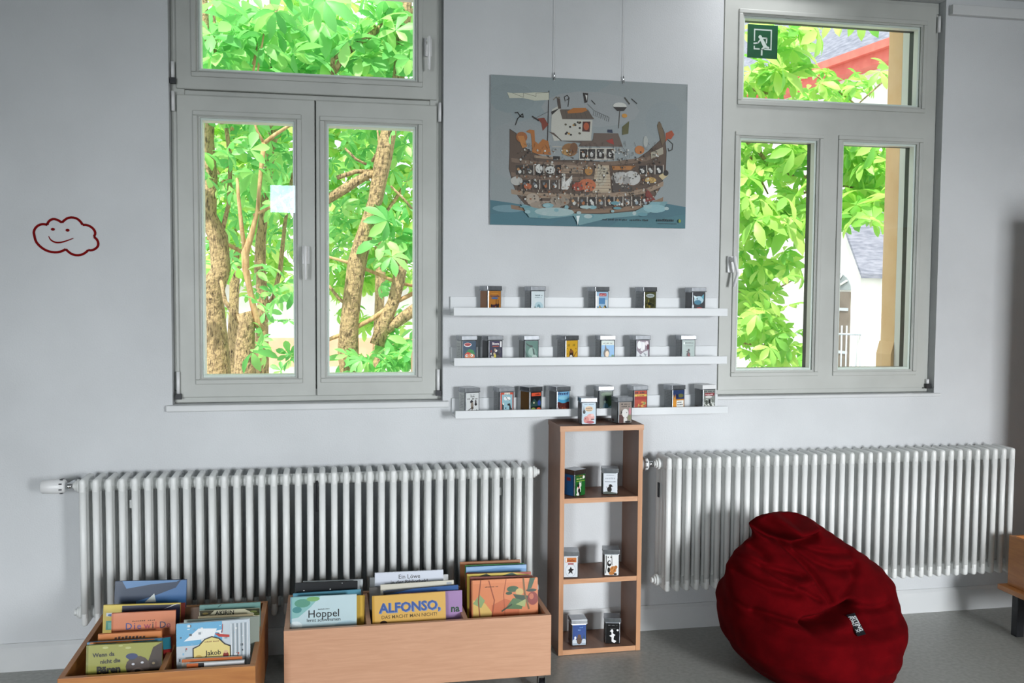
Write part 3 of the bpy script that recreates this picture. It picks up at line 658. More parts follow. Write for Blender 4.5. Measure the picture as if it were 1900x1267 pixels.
# ---- three-compartment crate, left compartment
book((560, 1078), (671, 1074), -.335, .010, '#8b9093', [('r', 0, 0, 1, 1, '#c5cacc')], 'pale grey book behind the black starry book in the left compartment')
book((545, 1081), (661, 1077), -.375, .010, '#131418', [('r', 0, 0, 1, 1, '#131418'), ('e', .14, .85, .012, .008, '#e8e8e8'), ('e', .56, .86, .012, .009, '#f4f4f4'), ('e', .75, .97, .008, .006, '#cfd0d0')], 'black book with white dots like stars in the left compartment of the three-part crate')
book((545, 1102), (671, 1094), -.425, .010, '#3b7f9c', [('r', 0, 0, 1, 1, '#3f88a6'), ('p', [(0, .9), (.5, .95), (1, .85), (1, 1), (0, 1)], '#63a9c4')], 'teal blue book between the black book and the pale swimming-story book')
book((560, 1106), (673, 1103), -.465, .009, '#dcae3a', [('r', 0, 0, 1, 1, '#e2b645')], 'yellow book showing only its right edge behind the pale swimming-story book')
book((538, 1108), (661, 1102), -.508, .010, '#8fb7c6', [('r', .02, 0, 1, 1, '#c4dbe0'), ('p', [(.02, 1), (.45, 1), (.3, .8), (.12, .62), (.02, .6)], '#8cc0bd'), ('e', .18, .88, .12, .08, '#5e9a84'), ('e', .34, .95, .1, .045, '#7fb070'), ('e', .1, .76, .07, .06, '#4f8f90'), ('e', .08, .45, .1, .1, '#dfeef0'), ('e', .85, .4, .2, .12, '#b2d0da'),
    ('w', .5, .745, .18, .02, 9, '#3a3f40'), tx('Hoppel', .50, .605, .0365, '#1e1f22', .004), tx('lernt schwimmen', .50, .525, .0165, '#1e1f22', .004), ('l', [(.015, 0), (.015, 1)], .0012, '#5e8fa0')],
    'pale blue book titled Hoppel lernt schwimmen at the front of the left compartment')
# ---- middle compartment
book((684, 1071), (800, 1067), -.30, .009, '#b7babb', [], 'light grey book at the left back of the middle compartment')
book((700, 1070), (830, 1065), -.335, .007, '#e9e9e9', [('r', 0, 0, 1, 1, '#e4e5e5')], 'white book directly behind the lion book in the middle compartment')
book((695, 1063), (822, 1057), -.37, .012, '#dfe4ee', [('r', 0, 0, 1, 1, '#dde2ee'), tx('Ein L\u00f6we', .5, .865, .0215, '#2b2b30', .004), tx('in der Bibliothek!', .5, .765, .0195, '#2b2b30', .008)], 'white book titled Ein Löwe in der Bibliothek in the middle compartment')
book((685, 1090), (800, 1084), -.41, .012, '#5c5a58', [], 'dark grey book at the left of the middle compartment behind the yellow book')
book((708, 1086), (844, 1077), -.435, .009, '#d9d4c4', [('r', 0, 0, 1, 1, '#ddd8c8'), ('r', .9, .92, .97, .97, '#aeb2b4')], 'cream book between the lion book and the yellow Alfonso book')
book((716, 1099), (855, 1087), -.47, .008, '#1f4f8c', [('r', 0, 0, 1, 1, '#235694'), ('p', [(0, .93), (.4, 1), (0, 1)], '#16202c')], 'dark blue thin book showing as a stripe in the middle compartment')
book((740, 1101), (857, 1095), -.497, .010, '#8f6f9c', [('r', 0, 0, 1, 1, '#a684b4'), tx('na', .885, .60, .034, '#1d4a2c', .03), ('r', 0, 0, 1, .2, '#8f6f9c')], 'purple book with green letters behind the yellow Alfonso book')
book((692, 1107), (828, 1098), -.535, .011, '#c99a3a', [('r', .03, 0, 1, 1, '#deb15c'), tx('ALFONSO,', .52, .67, .045, '#7d93bd', .045), tx('ALFONSO,', .51, .68, .045, '#3f5c9c', .03), tx('DAS MACHT MAN NICHT!', .50, .56, .0165, '#6b5530', .012), ('e', .15, .48, .05, .05, '#3a2a1e'), ('p', [(0.03, .1), (.4, .2), (.8, .12), (1, .2), (1, 0), (.03, 0)], '#c98c3a')], 'yellow book titled Alfonso, das macht man nicht in the middle compartment')
# ---- right compartment
book((853, 1043), (965, 1038), -.285, .011, '#a3683f', [], 'brown book at the back of the right compartment of the three-part crate')
book((861, 1048), (971, 1044), -.325, .007, '#2f7a33', [], 'thin green book in the right compartment, in front of the brown one')
book((864, 1052), (976, 1047), -.355, .011, '#5f8ec2', [('r', 0, 0, 1, 1, '#6b9ccd'), ('p', [(0, .9), (.6, .97), (1, .92), (1, 1), (0, 1)], '#8fb6de')], 'sky blue book in the right compartment of the three-part crate')
book((858, 1061), (966, 1060), -.40, .009, '#7c2320', [], 'dark red book in the right compartment between the blue and the yellow-patterned books')
book((865, 1065), (984, 1060), -.43, .009, '#c9a93e', [('r', 0, 0, 1, 1, '#d8bd52'), ('p', [(.1, .92), (.3, 1), (.4, .93)], '#333a22'), ('p', [(.5, .93), (.7, 1), (.85, .9)], '#2d4a35'), ('p', [(.7, 1), (1, 1), (1, .94)], '#a0402c')], 'yellow patterned book in the right compartment')
book((868, 1069), (985, 1066), -.462, .009, '#6d2f24', [('r', 0, 0, 1, 1, '#7c3a2c')], 'red-brown book just behind the painted orange book')
fl = [('r', .02, 0, 1, 1, '#d98252'), ('p', [(.02, 0), (.02, .62), (.2, .55), (.34, .3), (.5, 0)], '#d8b463'), ('p', [(.02, .55), (.12, .72), (.2, .6), (.14, .46)], '#8aa06a'), ('p', [(.3, 0), (.7, 0), (.72, .5), (.5, .62), (.3, .5)], '#c7683e'), ('r', .02, .93, 1, 1, '#e08a5a'),
      ('l', [(.12, .3), (.1, .6), (.14, 1)], .004, '#8a4526'), ('l', [(.3, .25), (.34, .6), (.26, .98)], .004, '#9a4a2a'), ('l', [(.5, .2), (.48, .7), (.52, 1)], .003, '#a85430'),
      ('p', [(.5, .42), (.62, .62), (.8, .6), (.75, .4)], '#4f7245'), ('e', .62, .8, .09, .06, '#365a38'), ('e', .56, .72, .05, .03, '#2e4a30'), ('e', .72, .74, .06, .07, '#cdb070'), ('p', [(.62, .7), (.66, .62), (.9, .5), (.84, .66)], '#2c4630'), ('p', [(.66, .5), (.82, .6), (.8, .44)], '#a6b070'), ('e', .92, .6, .08, .13, '#8a2a24'), ('e', .9, .64, .035, .06, '#c06a4a'),
      ('l', [(.78, 1), (.8, .7), (.86, .4)], .006, '#7a5c34'), ('p', [(.88, 1), (.96, 1), (.9, .8), (.84, .78)], '#2c5238'), ('e', .9, .76, .08, .03, '#24382c'), ('l', [(.6, .5), (.45, .38)], .005, '#2c3a28'), ('w', .29, .855, .22, .02, 11, '#4a2a1c')]
book((874, 1077), (997, 1071), -.502, .013, '#b5683c', fl, 'orange book with painted trees and green figures at the front of the right compartment')

# ---- crate at the lower left, left column
Z1 = .1045
book((208, 1077), (341, 1074), -.42, .012, '#1f3a5e', [('r', 0, 0, 1, 1, '#1e3450'), ('p', [(.1, 1), (.9, 1), (.86, .97), (.5, .93), (.16, .86)], '#5584b5'), ('p', [(.3, .62), (.6, .74), (.85, .86), (.92, 1), (1, 1), (1, 0), (.3, 0)], '#3f6fa4'), ('p', [(.42, .6), (.55, .76), (.58, .6)], '#dfe8e4')], 'large blue book with a dark wave, at the back of the left crate')
book((240, 1122), (341, 1118), -.50, .010, '#8a3a34', [('r', 0, 0, 1, 1, '#8f3e38')], 'dark red book between the blue wave book and the navy book in the left crate')
book((187, 1121), (330, 1117), -.55, .010, '#d2b43c', [('r', 0, 0, 1, 1, '#d8c04a'), ('r', .24, .6, 1, .98, '#22243c'), ('p', [(.78, .9), (1, 1), (.9, .97)], '#d8dadc'), ('r', .04, .80, .15, .86, '#dfe7ee'), ('e', .1, .82, .04, .02, '#3a6aa8'), ('r', .04, .56, .16, .72, '#3f9a84'), ('r', .07, .58, .13, .69, '#78c0a8')], 'navy and yellow book with small pictures along its left edge in the left crate')
book((206, 1138), (325, 1132), -.63, .012, '#c36a3c', [('r', .03, 0, 1, 1, '#d9845a'), ('w', .5, .84, .36, .02, 12, '#5a3422'), tx('D', .27, .71, .029, '#3f4f8c', .012), tx('i', .36, .71, .029, '#5a3a6a', .012), tx('e', .43, .71, .029, '#6a5a8c', .012), tx('w', .56, .71, .029, '#a8455a', .012), tx('i', .645, .71, .029, '#4a3a3a', .012), tx('L', .71, .71, .029, '#c05a48', .012), tx('D', .80, .71, .029, '#4a3f5c', .012), tx('e', .89, .71, .029, '#a03f4a', .012)], 'orange book titled Die Wilde in coloured letters in the left crate')
book((182, 1177), (300, 1170), -.70, .014, '#cf7334', [('r', .0, 0, 1, 1, '#dc8442'), ('w', .5, .9, .5, .05, 9, '#4a2a1c')], 'bright orange book showing only its top strip, in front of the Die Wilde book')
book((161, 1192), (300, 1184), -.75, .010, '#3f7fa5', [('r', 0, 0, 1, 1, '#4c8fb5'), ('p', [(.3, .94), (.5, 1), (.7, .94)], '#e6c89a'), ('p', [(.02, .97), (.05, 1), (.9, 1), (.9, .985)], '#c9762c')], 'blue book strip directly behind the olive bear book')
bear = [('r', .03, 0, 1, 1, '#9a9a44'), ('e', .25, .95, .04, .02, '#b8b870'), ('e', .55, .93, .04, .02, '#b8b870'), ('e', .45, .97, .03, .014, '#b8b870'),
        ('p', [(.82, .7), (.88, .92), (1, 1), (1, 0), (.7, 0), (.62, .3)], '#3a2c22'), ('e', .68, .62, .16, .17, '#4a3d36'), ('e', .6, .77, .05, .05, '#3a3436'), ('e', .6, .79, .08, .05, '#2c3a66'), ('e', .68, .5, .1, .1, '#6a5a50'), ('e', .68, .55, .04, .025, '#171412'), ('e', .62, .66, .02, .018, '#cfd0d6'), ('e', .74, .68, .02, .018, '#cfd0d6'), ('e', .9, .66, .05, .06, '#2c2018'), ('e', .89, .66, .02, .02, '#8a7a5a'),
        tx('Wenn da', .23, .81, .0165, '#24211a', .03, 2), tx('nicht die', .32, .70, .0165, '#24211a', .03, 2), tx('B\u00e4ren', .30, .54, .029, '#24211a', .05, 2)]
book((158, 1197), (299, 1190), -.80, .012, '#7d7d36', bear, 'olive green bear book titled Wenn da nicht die Bären, in the left crate')
# ---- right column
book((345, 1128), (374, 1126), -.50, .012, '#6a4a30', [], 'narrow brown book standing at the left back of the right column')
book((370, 1123), (483, 1117), -.52, .010, '#5f8c86', [('r', 0, 0, 1, 1, '#6d9a94'), ('l', [(.3, .95), (.35, .99)], .002, '#1f2a28')], 'teal book at the back of the right column of the left crate')
book((368, 1133), (480, 1128), -.57, .010, '#c9c6a8', [('r', 0, 0, 1, 1, '#cfcbae'), ('p', [(0, 1), (.25, 1), (.18, .93), (.02, .9)], '#3c3a22'), ('p', [(.75, 1), (1, 1), (1, .88), (.9, .92)], '#33361f'), ('e', .1, .95, .05, .02, '#8a7a40'), ('e', .9, .95, .06, .02, '#6f7a40'), ('e', .95, .9, .05, .025, '#55602f'), tx('AKIRIN', .42, .915, .019, '#23221c', .02)], 'cream book with dark leaf corners and the word Akirin in the left crate')
book((366, 1144), (468, 1139), -.63, .010, '#c8b48c', [('r', 0, 0, 1, 1, '#d2c09a')], 'sand-coloured book in front of the leaf-cornered book')
book((340, 1150), (480, 1143), -.66, .008, '#b9c2b6', [], 'pale grey-green book behind the harbour picture book')
rj = random.Random(5); ship = [('r', 0, 0, 1, 1, '#c9d3da'), ('r', 0, .62, .62, 1, '#6fb2d8'), ('p', [(.1, .7), (.3, .9), (.55, .88), (.5, .72)], '#f0f3f5')]
for i in range(46):
    u, v = rj.uniform(.02, .93), rj.uniform(.2, .95); ship.append(('r', u, v, u + rj.uniform(.01, .05), v + rj.uniform(.01, .05), rj.choice(['#f2f4f5', '#3c4a52', '#8fc0dc', '#c2503c', '#9aa6ac', '#e8ebec', '#5a666c', '#e4ebee'])))
ship += [('p', [(.52, .80), (.72, .76), (.72, .72), (.58, .74)], '#c23c32'), ('p', [(.5, .84), (.62, .86), (.6, .8)], '#f4f4f4'), ('l', [(.62, .8), (.63, .95)], .0015, '#c23c32')]
for i in range(9): ship.append(('r', .74 + .028 * i, .2, .75 + .028 * i, .95, '#8d979c' if i % 2 else '#f0f3f4'))
ship += [('p', [(.22, .2), (.22, .58), (.3, .62), (.38, .72), (.48, .76), (.58, .72), (.66, .62), (.74, .58), (.74, .2)], '#34302c'), ('p', [(.235, .2), (.235, .565), (.31, .605), (.39, .705), (.48, .74), (.57, .705), (.65, .605), (.725, .565), (.725, .2)], '#e8d68a'),
         tx('Jakob', .50, .44, .021, '#26221e', .02), ('w', .48, .66, .2, .02, 12, '#8a5a3a'), ('e', .3, .4, .05, .06, '#d2b060'), ('e', .67, .42, .04, .06, '#8c2c24'), ('e', .67, .48, .03, .025, '#e0b890')]
book((330, 1159), (466, 1149), -.745, .014, '#d5dde2', ship, 'white and blue harbour picture book titled Jakob with a yellow label, in the left crate', step=.00006)
book((313, 1183), (328, 1181), -.70, .020, '#b23a38', [('r', 0, 0, 1, 1, '#9a3230'), ('r', 0, .8, 1, 1, '#3f9ab0'), ('r', 0, .55, 1, .78, '#b23430'), ('r', .3, .2, .8, .4, '#1f1d22')], 'narrow red and teal booklet left of the Jakob book')
book((300, 1180), (311, 1178), -.66, .02, '#2c3034', [], 'narrow black booklet between the two columns of the left crate')
# thin books lying in front of the Jakob book
sup = book((336, 1223), (448, 1217), -.79, .010, '#d8d2c8', [('r', 0, .0, 1, 1, '#c9c2b6'), ('r', 0, .95, 1, 1, '#c96a30')], 'cream thin book with orange top edge between the Jakob book and a white one')
sup = book((345, 1231), (452, 1225), -.822, .012, '#e6e8ea', [('r', 0, 0, 1, 1, '#e6e8ea'), ('r', 0, .9, .25, 1, '#c8642c'), ('r', .2, .93, .3, 1, '#1d1d22')], 'white thin book with orange and black corner, in front of the Jakob book')


# ------------------------------------------------------------------ ark poster on wires
def PU(x, y):
    u = (x - 110) / 1437.0; yt = 72 + u * 86; yb = 1170 + u * 37
    return (u + (.004 if y > 600 else 0), (yb - y) / (yb - yt))


def PP(*pts): return [PU(*p) for p in pts]


po = thing('ark_poster', 'large picture of an ark crowded with animals, hanging on wires between the windows', 'picture', (.640, -.010, 1.712))
PW, PH = .832, .597
MB().box(0, PW, -.003, .0, 0, PH).build('board', LEDGE, po)
br, dk, mid, lt, wh = '#59483b', '#26201d', '#776353', '#97826d', '#cfcfca'
A = [('r', 0, 0, 1, 1, '#8f9798'), ('p', PP((110, 160), (110, 75), (1000, 130), (700, 300), (300, 420)), '#8a9698'), ('e', .88, .74, .10, .14, '#8c9597'),
     ('e', .15, .5, .2, .2, '#929899'), ('e', .1, .85, .12, .1, '#879395'), ('e', .5, .8, .25, .12, '#969b9c'),
     ('p', [(0, 0), (1, 0), (1, .15), (.9, .17), (.78, .13), (.5, .1), (.2, .13), (.1, .15), (0, .165)], '#456f7b'), ('p', [(0, .07), (.2, .1), (.35, .05), (.3, 0), (0, 0)], '#44727f'), ('e', .09, .11, .08, .025, '#6d909a'), ('p', [(.6, 0), (.7, .09), (.85, .06), (1, .1), (1, 0)], '#48767f')]
# hull
hull = PP((245, 470), (240, 640), (235, 760), (265, 870), (300, 960), (350, 1020), (480, 1060), (640, 1085), (850, 1095), (1050, 1095), (1180, 1075), (1280, 1010), (1350, 900), (1385, 780), (1388, 640), (1375, 500), (1340, 425), (1322, 450), (1345, 560), (1250, 640), (1160, 700), (980, 720), (740, 700), (560, 700), (420, 650), (330, 590), (290, 500))
A += [('p', hull, br), ('l', hull + [hull[0]], .0018, dk)]
for (y0, y1, c) in ((700, 730, mid), (805, 835, mid), (930, 965, lt), (1045, 1075, '#866c56')):
    A += [('p', PP((250, y0 - 20), (420, y0 + 8), (700, y0 + 18), (1000, y0 + 10), (1240, y0 - 18), (1370, y0 - 70), (1368, y1 - 70), (1240, y1 - 18), (1000, y1 + 10), (700, y1 + 18), (420, y1 + 8), (255, y1 - 20)), c)]
for i in range(14):
    y = 720 + i * 25; A.append(('l', PP((262 + i * 5, y), (620, y + 25), (1000, y + 22), (1340 - i * 6, y - 60)), .0009, '#4a3a30'))
rp_ = random.Random(11)
for (y, xs_, hh) in ((735, range(285, 600, 72), 70), (845, range(330, 600, 70), 66), (745, range(1185, 1350, 62), 62), (972, range(680, 1230, 66), 66), (845, range(780, 960, 60), 60)):
    for x in xs_:
        A.append(('p', PP((x, y), (x + 56, y), (x + 56, y + hh), (x, y + hh)), rp_.choice([dk, '#3a332c', '#4a4038'])))
        q = PU(x + 28, y + hh * .66); A.append(('e', q[0], q[1], .008, .013, rp_.choice([wh, '#c8c8c4', '#8f9ca4', '#a8683a', wh])))
        q = PU(x + 18, y + hh * .4); A.append(('e', q[0], q[1], .007, .01, rp_.choice([wh, '#b88a5a', '#6a7076'])))
        A.append(('l', PP((x + 56, y - 2), (x + 57, y + hh)), .003, '#cfc9bf'))
# stairs, pale middle
A += [('p', PP((860, 740), (960, 740), (980, 940), (840, 940)), '#b5a48c'), ('p', PP((880, 730), (950, 760), (940, 860), (900, 900), (870, 840)), '#b5ac98')]
for i in range(9): A.append(('l', PP((845, 760 + i * 21), (985, 762 + i * 21)), .0012, '#6a5848'))
A += [('p', PP((610, 735), (770, 740), (770, 800), (610, 795)), lt), ('l', PP((610, 760), (770, 765)), .002, '#6a5a4c'), ('l', PP((610, 780), (770, 785)), .002, '#6a5a4c')]
# house
A += [('p', PP((545, 330), (600, 300), (630, 400), (840, 410), (830, 560), (620, 555), (560, 560), (540, 480)), '#bdbcb2'), ('p', PP((600, 330), (800, 330), (852, 402), (620, 400)), '#5c5046'), ('p', PP((540, 345), (600, 320), (545, 370)), dk)]
for i in range(6): A.append(('l', PP((640 + i * 34, 335), (655 + i * 36, 398)), .001, '#3c342e'))
A += [('p', PP((768, 420), (825, 420), (820, 495), (765, 492)), '#4a2018'), ('e', *PU(795, 455), .014, .026, '#a8502c')]
for i in range(16):
    x, y = rp_.uniform(640, 750), rp_.uniform(425, 530); q = PU(x, y); A.append(('e', q[0], q[1], .006, .007, rp_.choice([dk, dk, '#a8803c', '#55503e'])))
A += [('p', PP((520, 490), (560, 500), (610, 560), (1055, 605), (1025, 508), (860, 505), (840, 560), (620, 560)), '#5a4c44'), ('p', PP((850, 505), (1030, 508), (1060, 605), (740, 600), (760, 570), (845, 560)), '#64544a'),
      ('p', PP((740, 610), (1000, 615), (1000, 700), (740, 700)), '#c0bcb2')]
for x in (745, 805, 870, 940): A += [('p', PP((x, 620), (x + 52, 620), (x + 52, 690), (x, 690)), dk), ('e', *PU(x + 26, 660), .008, .018, wh), ('e', *PU(x + 34, 640), .006, .01, '#4a4a4a')]
A += [('l', PP((550, 600), (740, 610)), .003, '#b8b2a6'), ('l', PP((420, 672), (600, 690)), .010, lt), ('r', *PU(550, 695), *PU(600, 672), '#201c1a')]
# mast, flag, birds
A += [('l', PP((522, 195), (515, 560)), .0035, dk), ('p', PP((522, 205), (430, 205), (340, 208), (262, 208), (225, 203), (240, 245), (335, 245), (420, 265), (522, 260)), '#c5c6b4'), ('l', PP((522, 205), (430, 210), (430, 235), (340, 208), (340, 240), (262, 208)), .0012, '#3c3c34'),
      ('l', PP((410, 400), (520, 345)), .0012, dk), ('l', PP((800, 290), (850, 340), (960, 390)), .0012, dk), ('p', PP((768, 210), (806, 215), (800, 280), (780, 285)), dk), ('p', PP((785, 225), (800, 230), (795, 270)), wh), ('l', PP((830, 265), (858, 295)), .003, dk),
      ('l', PP((1075, 250), (1110, 295)), .006, '#44443f'), ('l', PP((1125, 258), (1165, 292)), .004, '#2c2c2a'), ('e', *PU(1040, 310), .035, .025, '#c9cac4'), ('p', PP((990, 315), (1092, 318), (1070, 345), (1020, 345)), '#2e2a28'), ('l', PP((1040, 345), (1032, 470)), .003, '#4c4640')]
for i in range(9): q = (850 + i * 14, 345 + i * 6); A.append(('l', PP(q, (q[0] - 6, q[1] + 30)), .0012, '#3c3c38'))
A += [('p', PP((1330, 425), (1350, 440), (1385, 560), (1360, 600), (1320, 460)), '#6a5a44'), ('l', PP((590, 245), (600, 320)), .012, '#4a3c34'), ('l', PP((555, 260), (575, 240), (600, 250)), .004, '#7a7468'), ('l', PP((640, 270), (632, 240), (655, 228), (668, 250), (650, 262)), .003, dk), ('l', PP((668, 245), (660, 310)), .003, dk),
      ('l', PP((280, 352), (300, 350), (320, 380), (340, 385), (335, 360), (300, 395), (285, 440)), .004, '#23211f')]
# animals
A += [('p', PP((360, 490), (385, 475), (420, 480), (425, 560), (450, 580), (480, 545), (520, 560), (535, 660), (440, 655), (400, 640), (402, 560), (395, 505)), '#a8682c'), ('e', *PU(330, 530), .028, .036, '#9a5c2c'), ('p', PP((300, 520), (345, 520), (370, 600), (330, 610)), '#b5783c'),
      ('p', PP((440, 395), (490, 390), (520, 440), (480, 485), (470, 430)), '#7c3524'), ('l', PP((405, 380), (450, 410)), .006, dk), ('p', PP((655, 345), (700, 320), (790, 320), (800, 340), (760, 355), (660, 360)), '#a8682a'), ('e', *PU(670, 625), .04, .045, '#8a6238'), ('e', *PU(700, 610), .02, .035, '#6f4a2c'), ('e', *PU(640, 640), .02, .02, '#b08850'),
      ('p', PP((940, 560), (990, 545), (1000, 590), (960, 575)), '#96342a'), ('p', PP((950, 480), (985, 480), (990, 505), (950, 500)), '#28324a'), ('e', *PU(1075, 380), .014, .014, '#c08a3c'), ('p', PP((1060, 460), (1110, 420), (1105, 510), (1060, 520)), '#5c5a34'),
      ('p', PP((1385, 510), (1430, 490), (1450, 520), (1425, 555), (1400, 550), (1385, 575)), '#a04a2c'), ('l', PP((1400, 555), (1440, 590), (1430, 630), (1405, 640), (1400, 620)), .003, '#2c2420'), ('e', *PU(1185, 630), .025, .03, '#b5723c'), ('e', *PU(1235, 570), .012, .04, '#a8aca8'),
      ('e', *PU(800, 885), .045, .045, '#b86640'), ('e', *PU(730, 895), .028, .03, '#a0452e'), ('p', PP((615, 800), (640, 800), (640, 860), (690, 810), (690, 850), (660, 915), (612, 915)), '#d5d4ce'), ('e', *PU(450, 760), .018, .03, wh), ('e', *PU(530, 770), .025, .026, '#c9c9c4'),
      ('e', *PU(1050, 835), .05, .045, '#b3b2ae'), ('e', *PU(1130, 835), .045, .05, '#bdbcb8'), ('e', *PU(1090, 850), .02, .03, '#9a9894'), ('p', PP((985, 800), (985, 935), (1130, 935), (1130, 890), (1010, 870)), '#4a423c'), ('e', *PU(1270, 850), .03, .02, '#c7a462'), ('p', PP((1330, 820), (1400, 780), (1400, 820), (1360, 850)), '#c5b48a'), ('e', *PU(1385, 800), .014, .02, '#23201e'),
      ('p', PP((1235, 915), (1262, 930), (1310, 995), (1235, 1010)), '#7c3028'), ('e', *PU(290, 850), .03, .03, '#b5b4ae'), ('e', *PU(370, 890), .02, .02, '#b0603a'), ('e', *PU(405, 985), .035, .04, '#a89a8a'), ('e', *PU(600, 1000), .05, .035, '#8f8374'), ('e', *PU(500, 1030), .08, .03, '#97897a'), ('p', PP((980, 745), (1160, 745), (1120, 775), (990, 775)), '#a8703a'), ('e', *PU(810, 780), .02, .03, '#a8783c'),
      ('p', PP((1270, 650), (1360, 610), (1362, 660), (1272, 695)), '#a09a88')]
rr = random.Random(9)
for i in range(520):
    t_ = rr.random(); x = rr.uniform(290, 1340); y = rr.uniform(620, 1060); q = PU(x, y)
    if y > 1000 and (x < 420 or x > 1230): continue
    A.append(('e', q[0], q[1], rr.uniform(.0015, .006), rr.uniform(.002, .008), rr.choice([dk, wh, '#b0a898', '#8a5a38', '#4c443c', '#6c6a66'])))
for i in range(300):
    x = rr.uniform(300, 1330); y = rr.uniform(560, 1000); A.append(('l', PP((x, y), (x + rr.uniform(-14, 14), y + rr.uniform(12, 34))), .0012, rr.choice([dk, '#463a32'])))
# spray
A += [('p', PP((320, 1020), (420, 1050), (640, 1090), (900, 1100), (1150, 1080), (1290, 1010), (1400, 1010), (1360, 1060), (1200, 1110), (950, 1130), (740, 1180), (700, 1110), (520, 1130), (380, 1120)), '#6f979c'), ('e', *PU(560, 1080), .1, .03, '#9db4b4'), ('e', *PU(1300, 1060), .06, .03, '#86aeb4'), ('p', PP((720, 1110), (745, 1110), (730, 1180)), '#dfe9e8')]
for i in range(26): q = PU(rr.uniform(340, 1400), rr.uniform(1010, 1130)); A.append(('e', q[0], q[1], rr.uniform(.008, .03), rr.uniform(.006, .016), rr.choice(['#8fb0b3', '#5f8f98', '#a5b9b9', '#7aa3aa'])))
A += [('w', .68, .045, .24, .012, 26, '#23343a'), ('w', .89, .045, .09, .018, 8, '#23343a'), ('l', [(.85, .03), (.95, .03)], .0015, '#23343a'), ('e', .965, .05, .007, .012, '#8a9a3c'), ('l', [(.99, .98), (.99, .88)], .001, '#4a5456')]
art('ark_picture', po, PW, PH, A, (0, -.0032, 0), step=.00001, rough=.62)
for xw in (.900 - .640, 1.192 - .640):
    m = MB().box(xw - .004, xw + .004, -.008, .002, PH - .012, PH + .003)
    m.tube([(xw, -.004, PH), (xw, -.006, PH + .02)], .003, 8); m.build('hook', CHROME, po, bevel=.001)
    MB().tube([(xw, -.002, PH + .018), (xw, -.0005, HC - 1.712 - .01)], .0009, 6).build('wire', PLASTIC, po)

# ------------------------------------------------------------------ cloud sticker
cl_px = [(355, 480), (350, 450), (362, 415), (390, 385), (425, 370), (460, 368), (492, 376), (497, 350), (525, 322), (560, 313), (600, 325), (643, 352), (670, 325), (705, 303), (750, 297), (800, 310), (835, 340), (858, 375), (900, 376), (945, 395), (980, 430), (990, 465), (975, 500), (1005, 525), (1020, 560), (1018, 595), (990, 625), (950, 640), (915, 637), (890, 662), (850, 685), (800, 692), (750, 682), (710, 655), (683, 627), (640, 650), (585, 662), (520, 655), (460, 632), (405, 590), (370, 545), (355, 480)]


def CP(x, y): return at(x / 5.588, 350 + y / 5.588, 0)


m = MB()


def ribbon(pts, w0, w1=None):
    n = len(pts); L = []
    for i, p in enumerate(pts):
        a = pts[max(i - 1, 0)] if i else (pts[-2] if pts[0] == pts[-1] else pts[0]); b = pts[min(i + 1, n - 1)] if i < n - 1 else (pts[1] if pts[0] == pts[-1] else pts[-1])
        d = (b - a).normalized(); nn = Vector((-d.z, 0, d.x)); wd = w0 / 2 * (1 if w1 is None else (.35 + .65 * math.sin(PI * i / (n - 1))))
        L.append((m.bm.verts.new((p.x + nn.x * wd, -.0015, p.z + nn.z * wd)), m.bm.verts.new((p.x - nn.x * wd, -.0015, p.z - nn.z * wd))))
    for (a, b), (c, d) in zip(L, L[1:]): m.bm.faces.new((a, b, d, c))


def chaikin(P, closed=False):
    out = []
    for a, b in zip(P, P[1:]): out += [a * .75 + b * .25, a * .25 + b * .75]
    return out


segs = []; cur = [cl_px[0]]
for q in cl_px[1:]:
    cur.append(q)
    if q in ((492, 376), (643, 352), (858, 375), (975, 500), (915, 637), (683, 627)): segs.append(cur); cur = [q]
segs.append(cur); segs = [segs[-1][:-1] + segs[0]] + segs[1:-1]
for sg in segs:
    P_ = [CP(*q) for q in sg]; e0, e1 = P_[0], P_[-1]; P_ = [e0] + chaikin(P_) + [e1]; ribbon(P_, .0088)
mo = [CP(*q) for q in ((505, 492), (520, 525), (550, 548), (590, 560), (640, 556), (700, 538), (762, 514))]; ribbon([mo[0]] + chaikin(mo) + [mo[-1]], .0062, 1)
for q in ((549, 421), (701, 431)):
    c = CP(*q); m.bm.faces.new([m.bm.verts.new((c.x + .0072 * math.cos(2 * PI * i / 14), -.0015, c.z + .0055 * math.sin(2 * PI * i / 14))) for i in range(14)])
ret = bmesh.ops.extrude_face_region(m.bm, geom=list(m.bm.faces))
bmesh.ops.translate(m.bm, verts=[v for v in ret['geom'] if isinstance(v, bmesh.types.BMVert)], vec=(0, .0013, 0))
cs = m.build('wall_sticker', noisy('dark_red_vinyl', '#740a0a', '#7c0c0c', nscale=20, rough=.8, spec=.1))
tag(cs, 'dark red outline of a smiling cloud stuck on the wall left of the left window', 'wall sticker')

# ------------------------------------------------------------------ escape sign on the second window
es = thing('exit_sign', 'dark green emergency exit sign with running person on the top right window pane', 'sign', (1.756, .0315, 2.446))
SW, SH = .137, .140
MB().box(0, SW, 0, .004, 0, SH).build('sign_plate', noisy('green_sign_board', '#0f4a2c', '#125232', nscale=20, rough=.35), es)
gI = '#c3d0c8'
art('pictogram', es, SW, SH, [('r', .20, .83, .80, .87, gI), ('r', .76, .25, .80, .87, gI), ('r', .20, .50, .24, .87, gI), ('r', .20, .25, .24, .36, gI), ('r', .20, .25, .40, .29, gI), ('r', .55, .25, .80, .29, gI),
    ('e', .41, .63, .06, .055, gI), ('l', [(.20, .43), (.34, .45), (.43, .57)], .006, gI), ('p', [(.40, .56), (.48, .62), (.66, .34), (.54, .30), (.47, .42)], gI), ('l', [(.47, .6), (.63, .60), (.62, .46)], .006, gI), ('l', [(.58, .36), (.47, .26), (.47, .09)], .0075, gI), ('l', [(.56, .35), (.70, .32)], .008, gI)], (0, -.0006, 0), step=.00004)


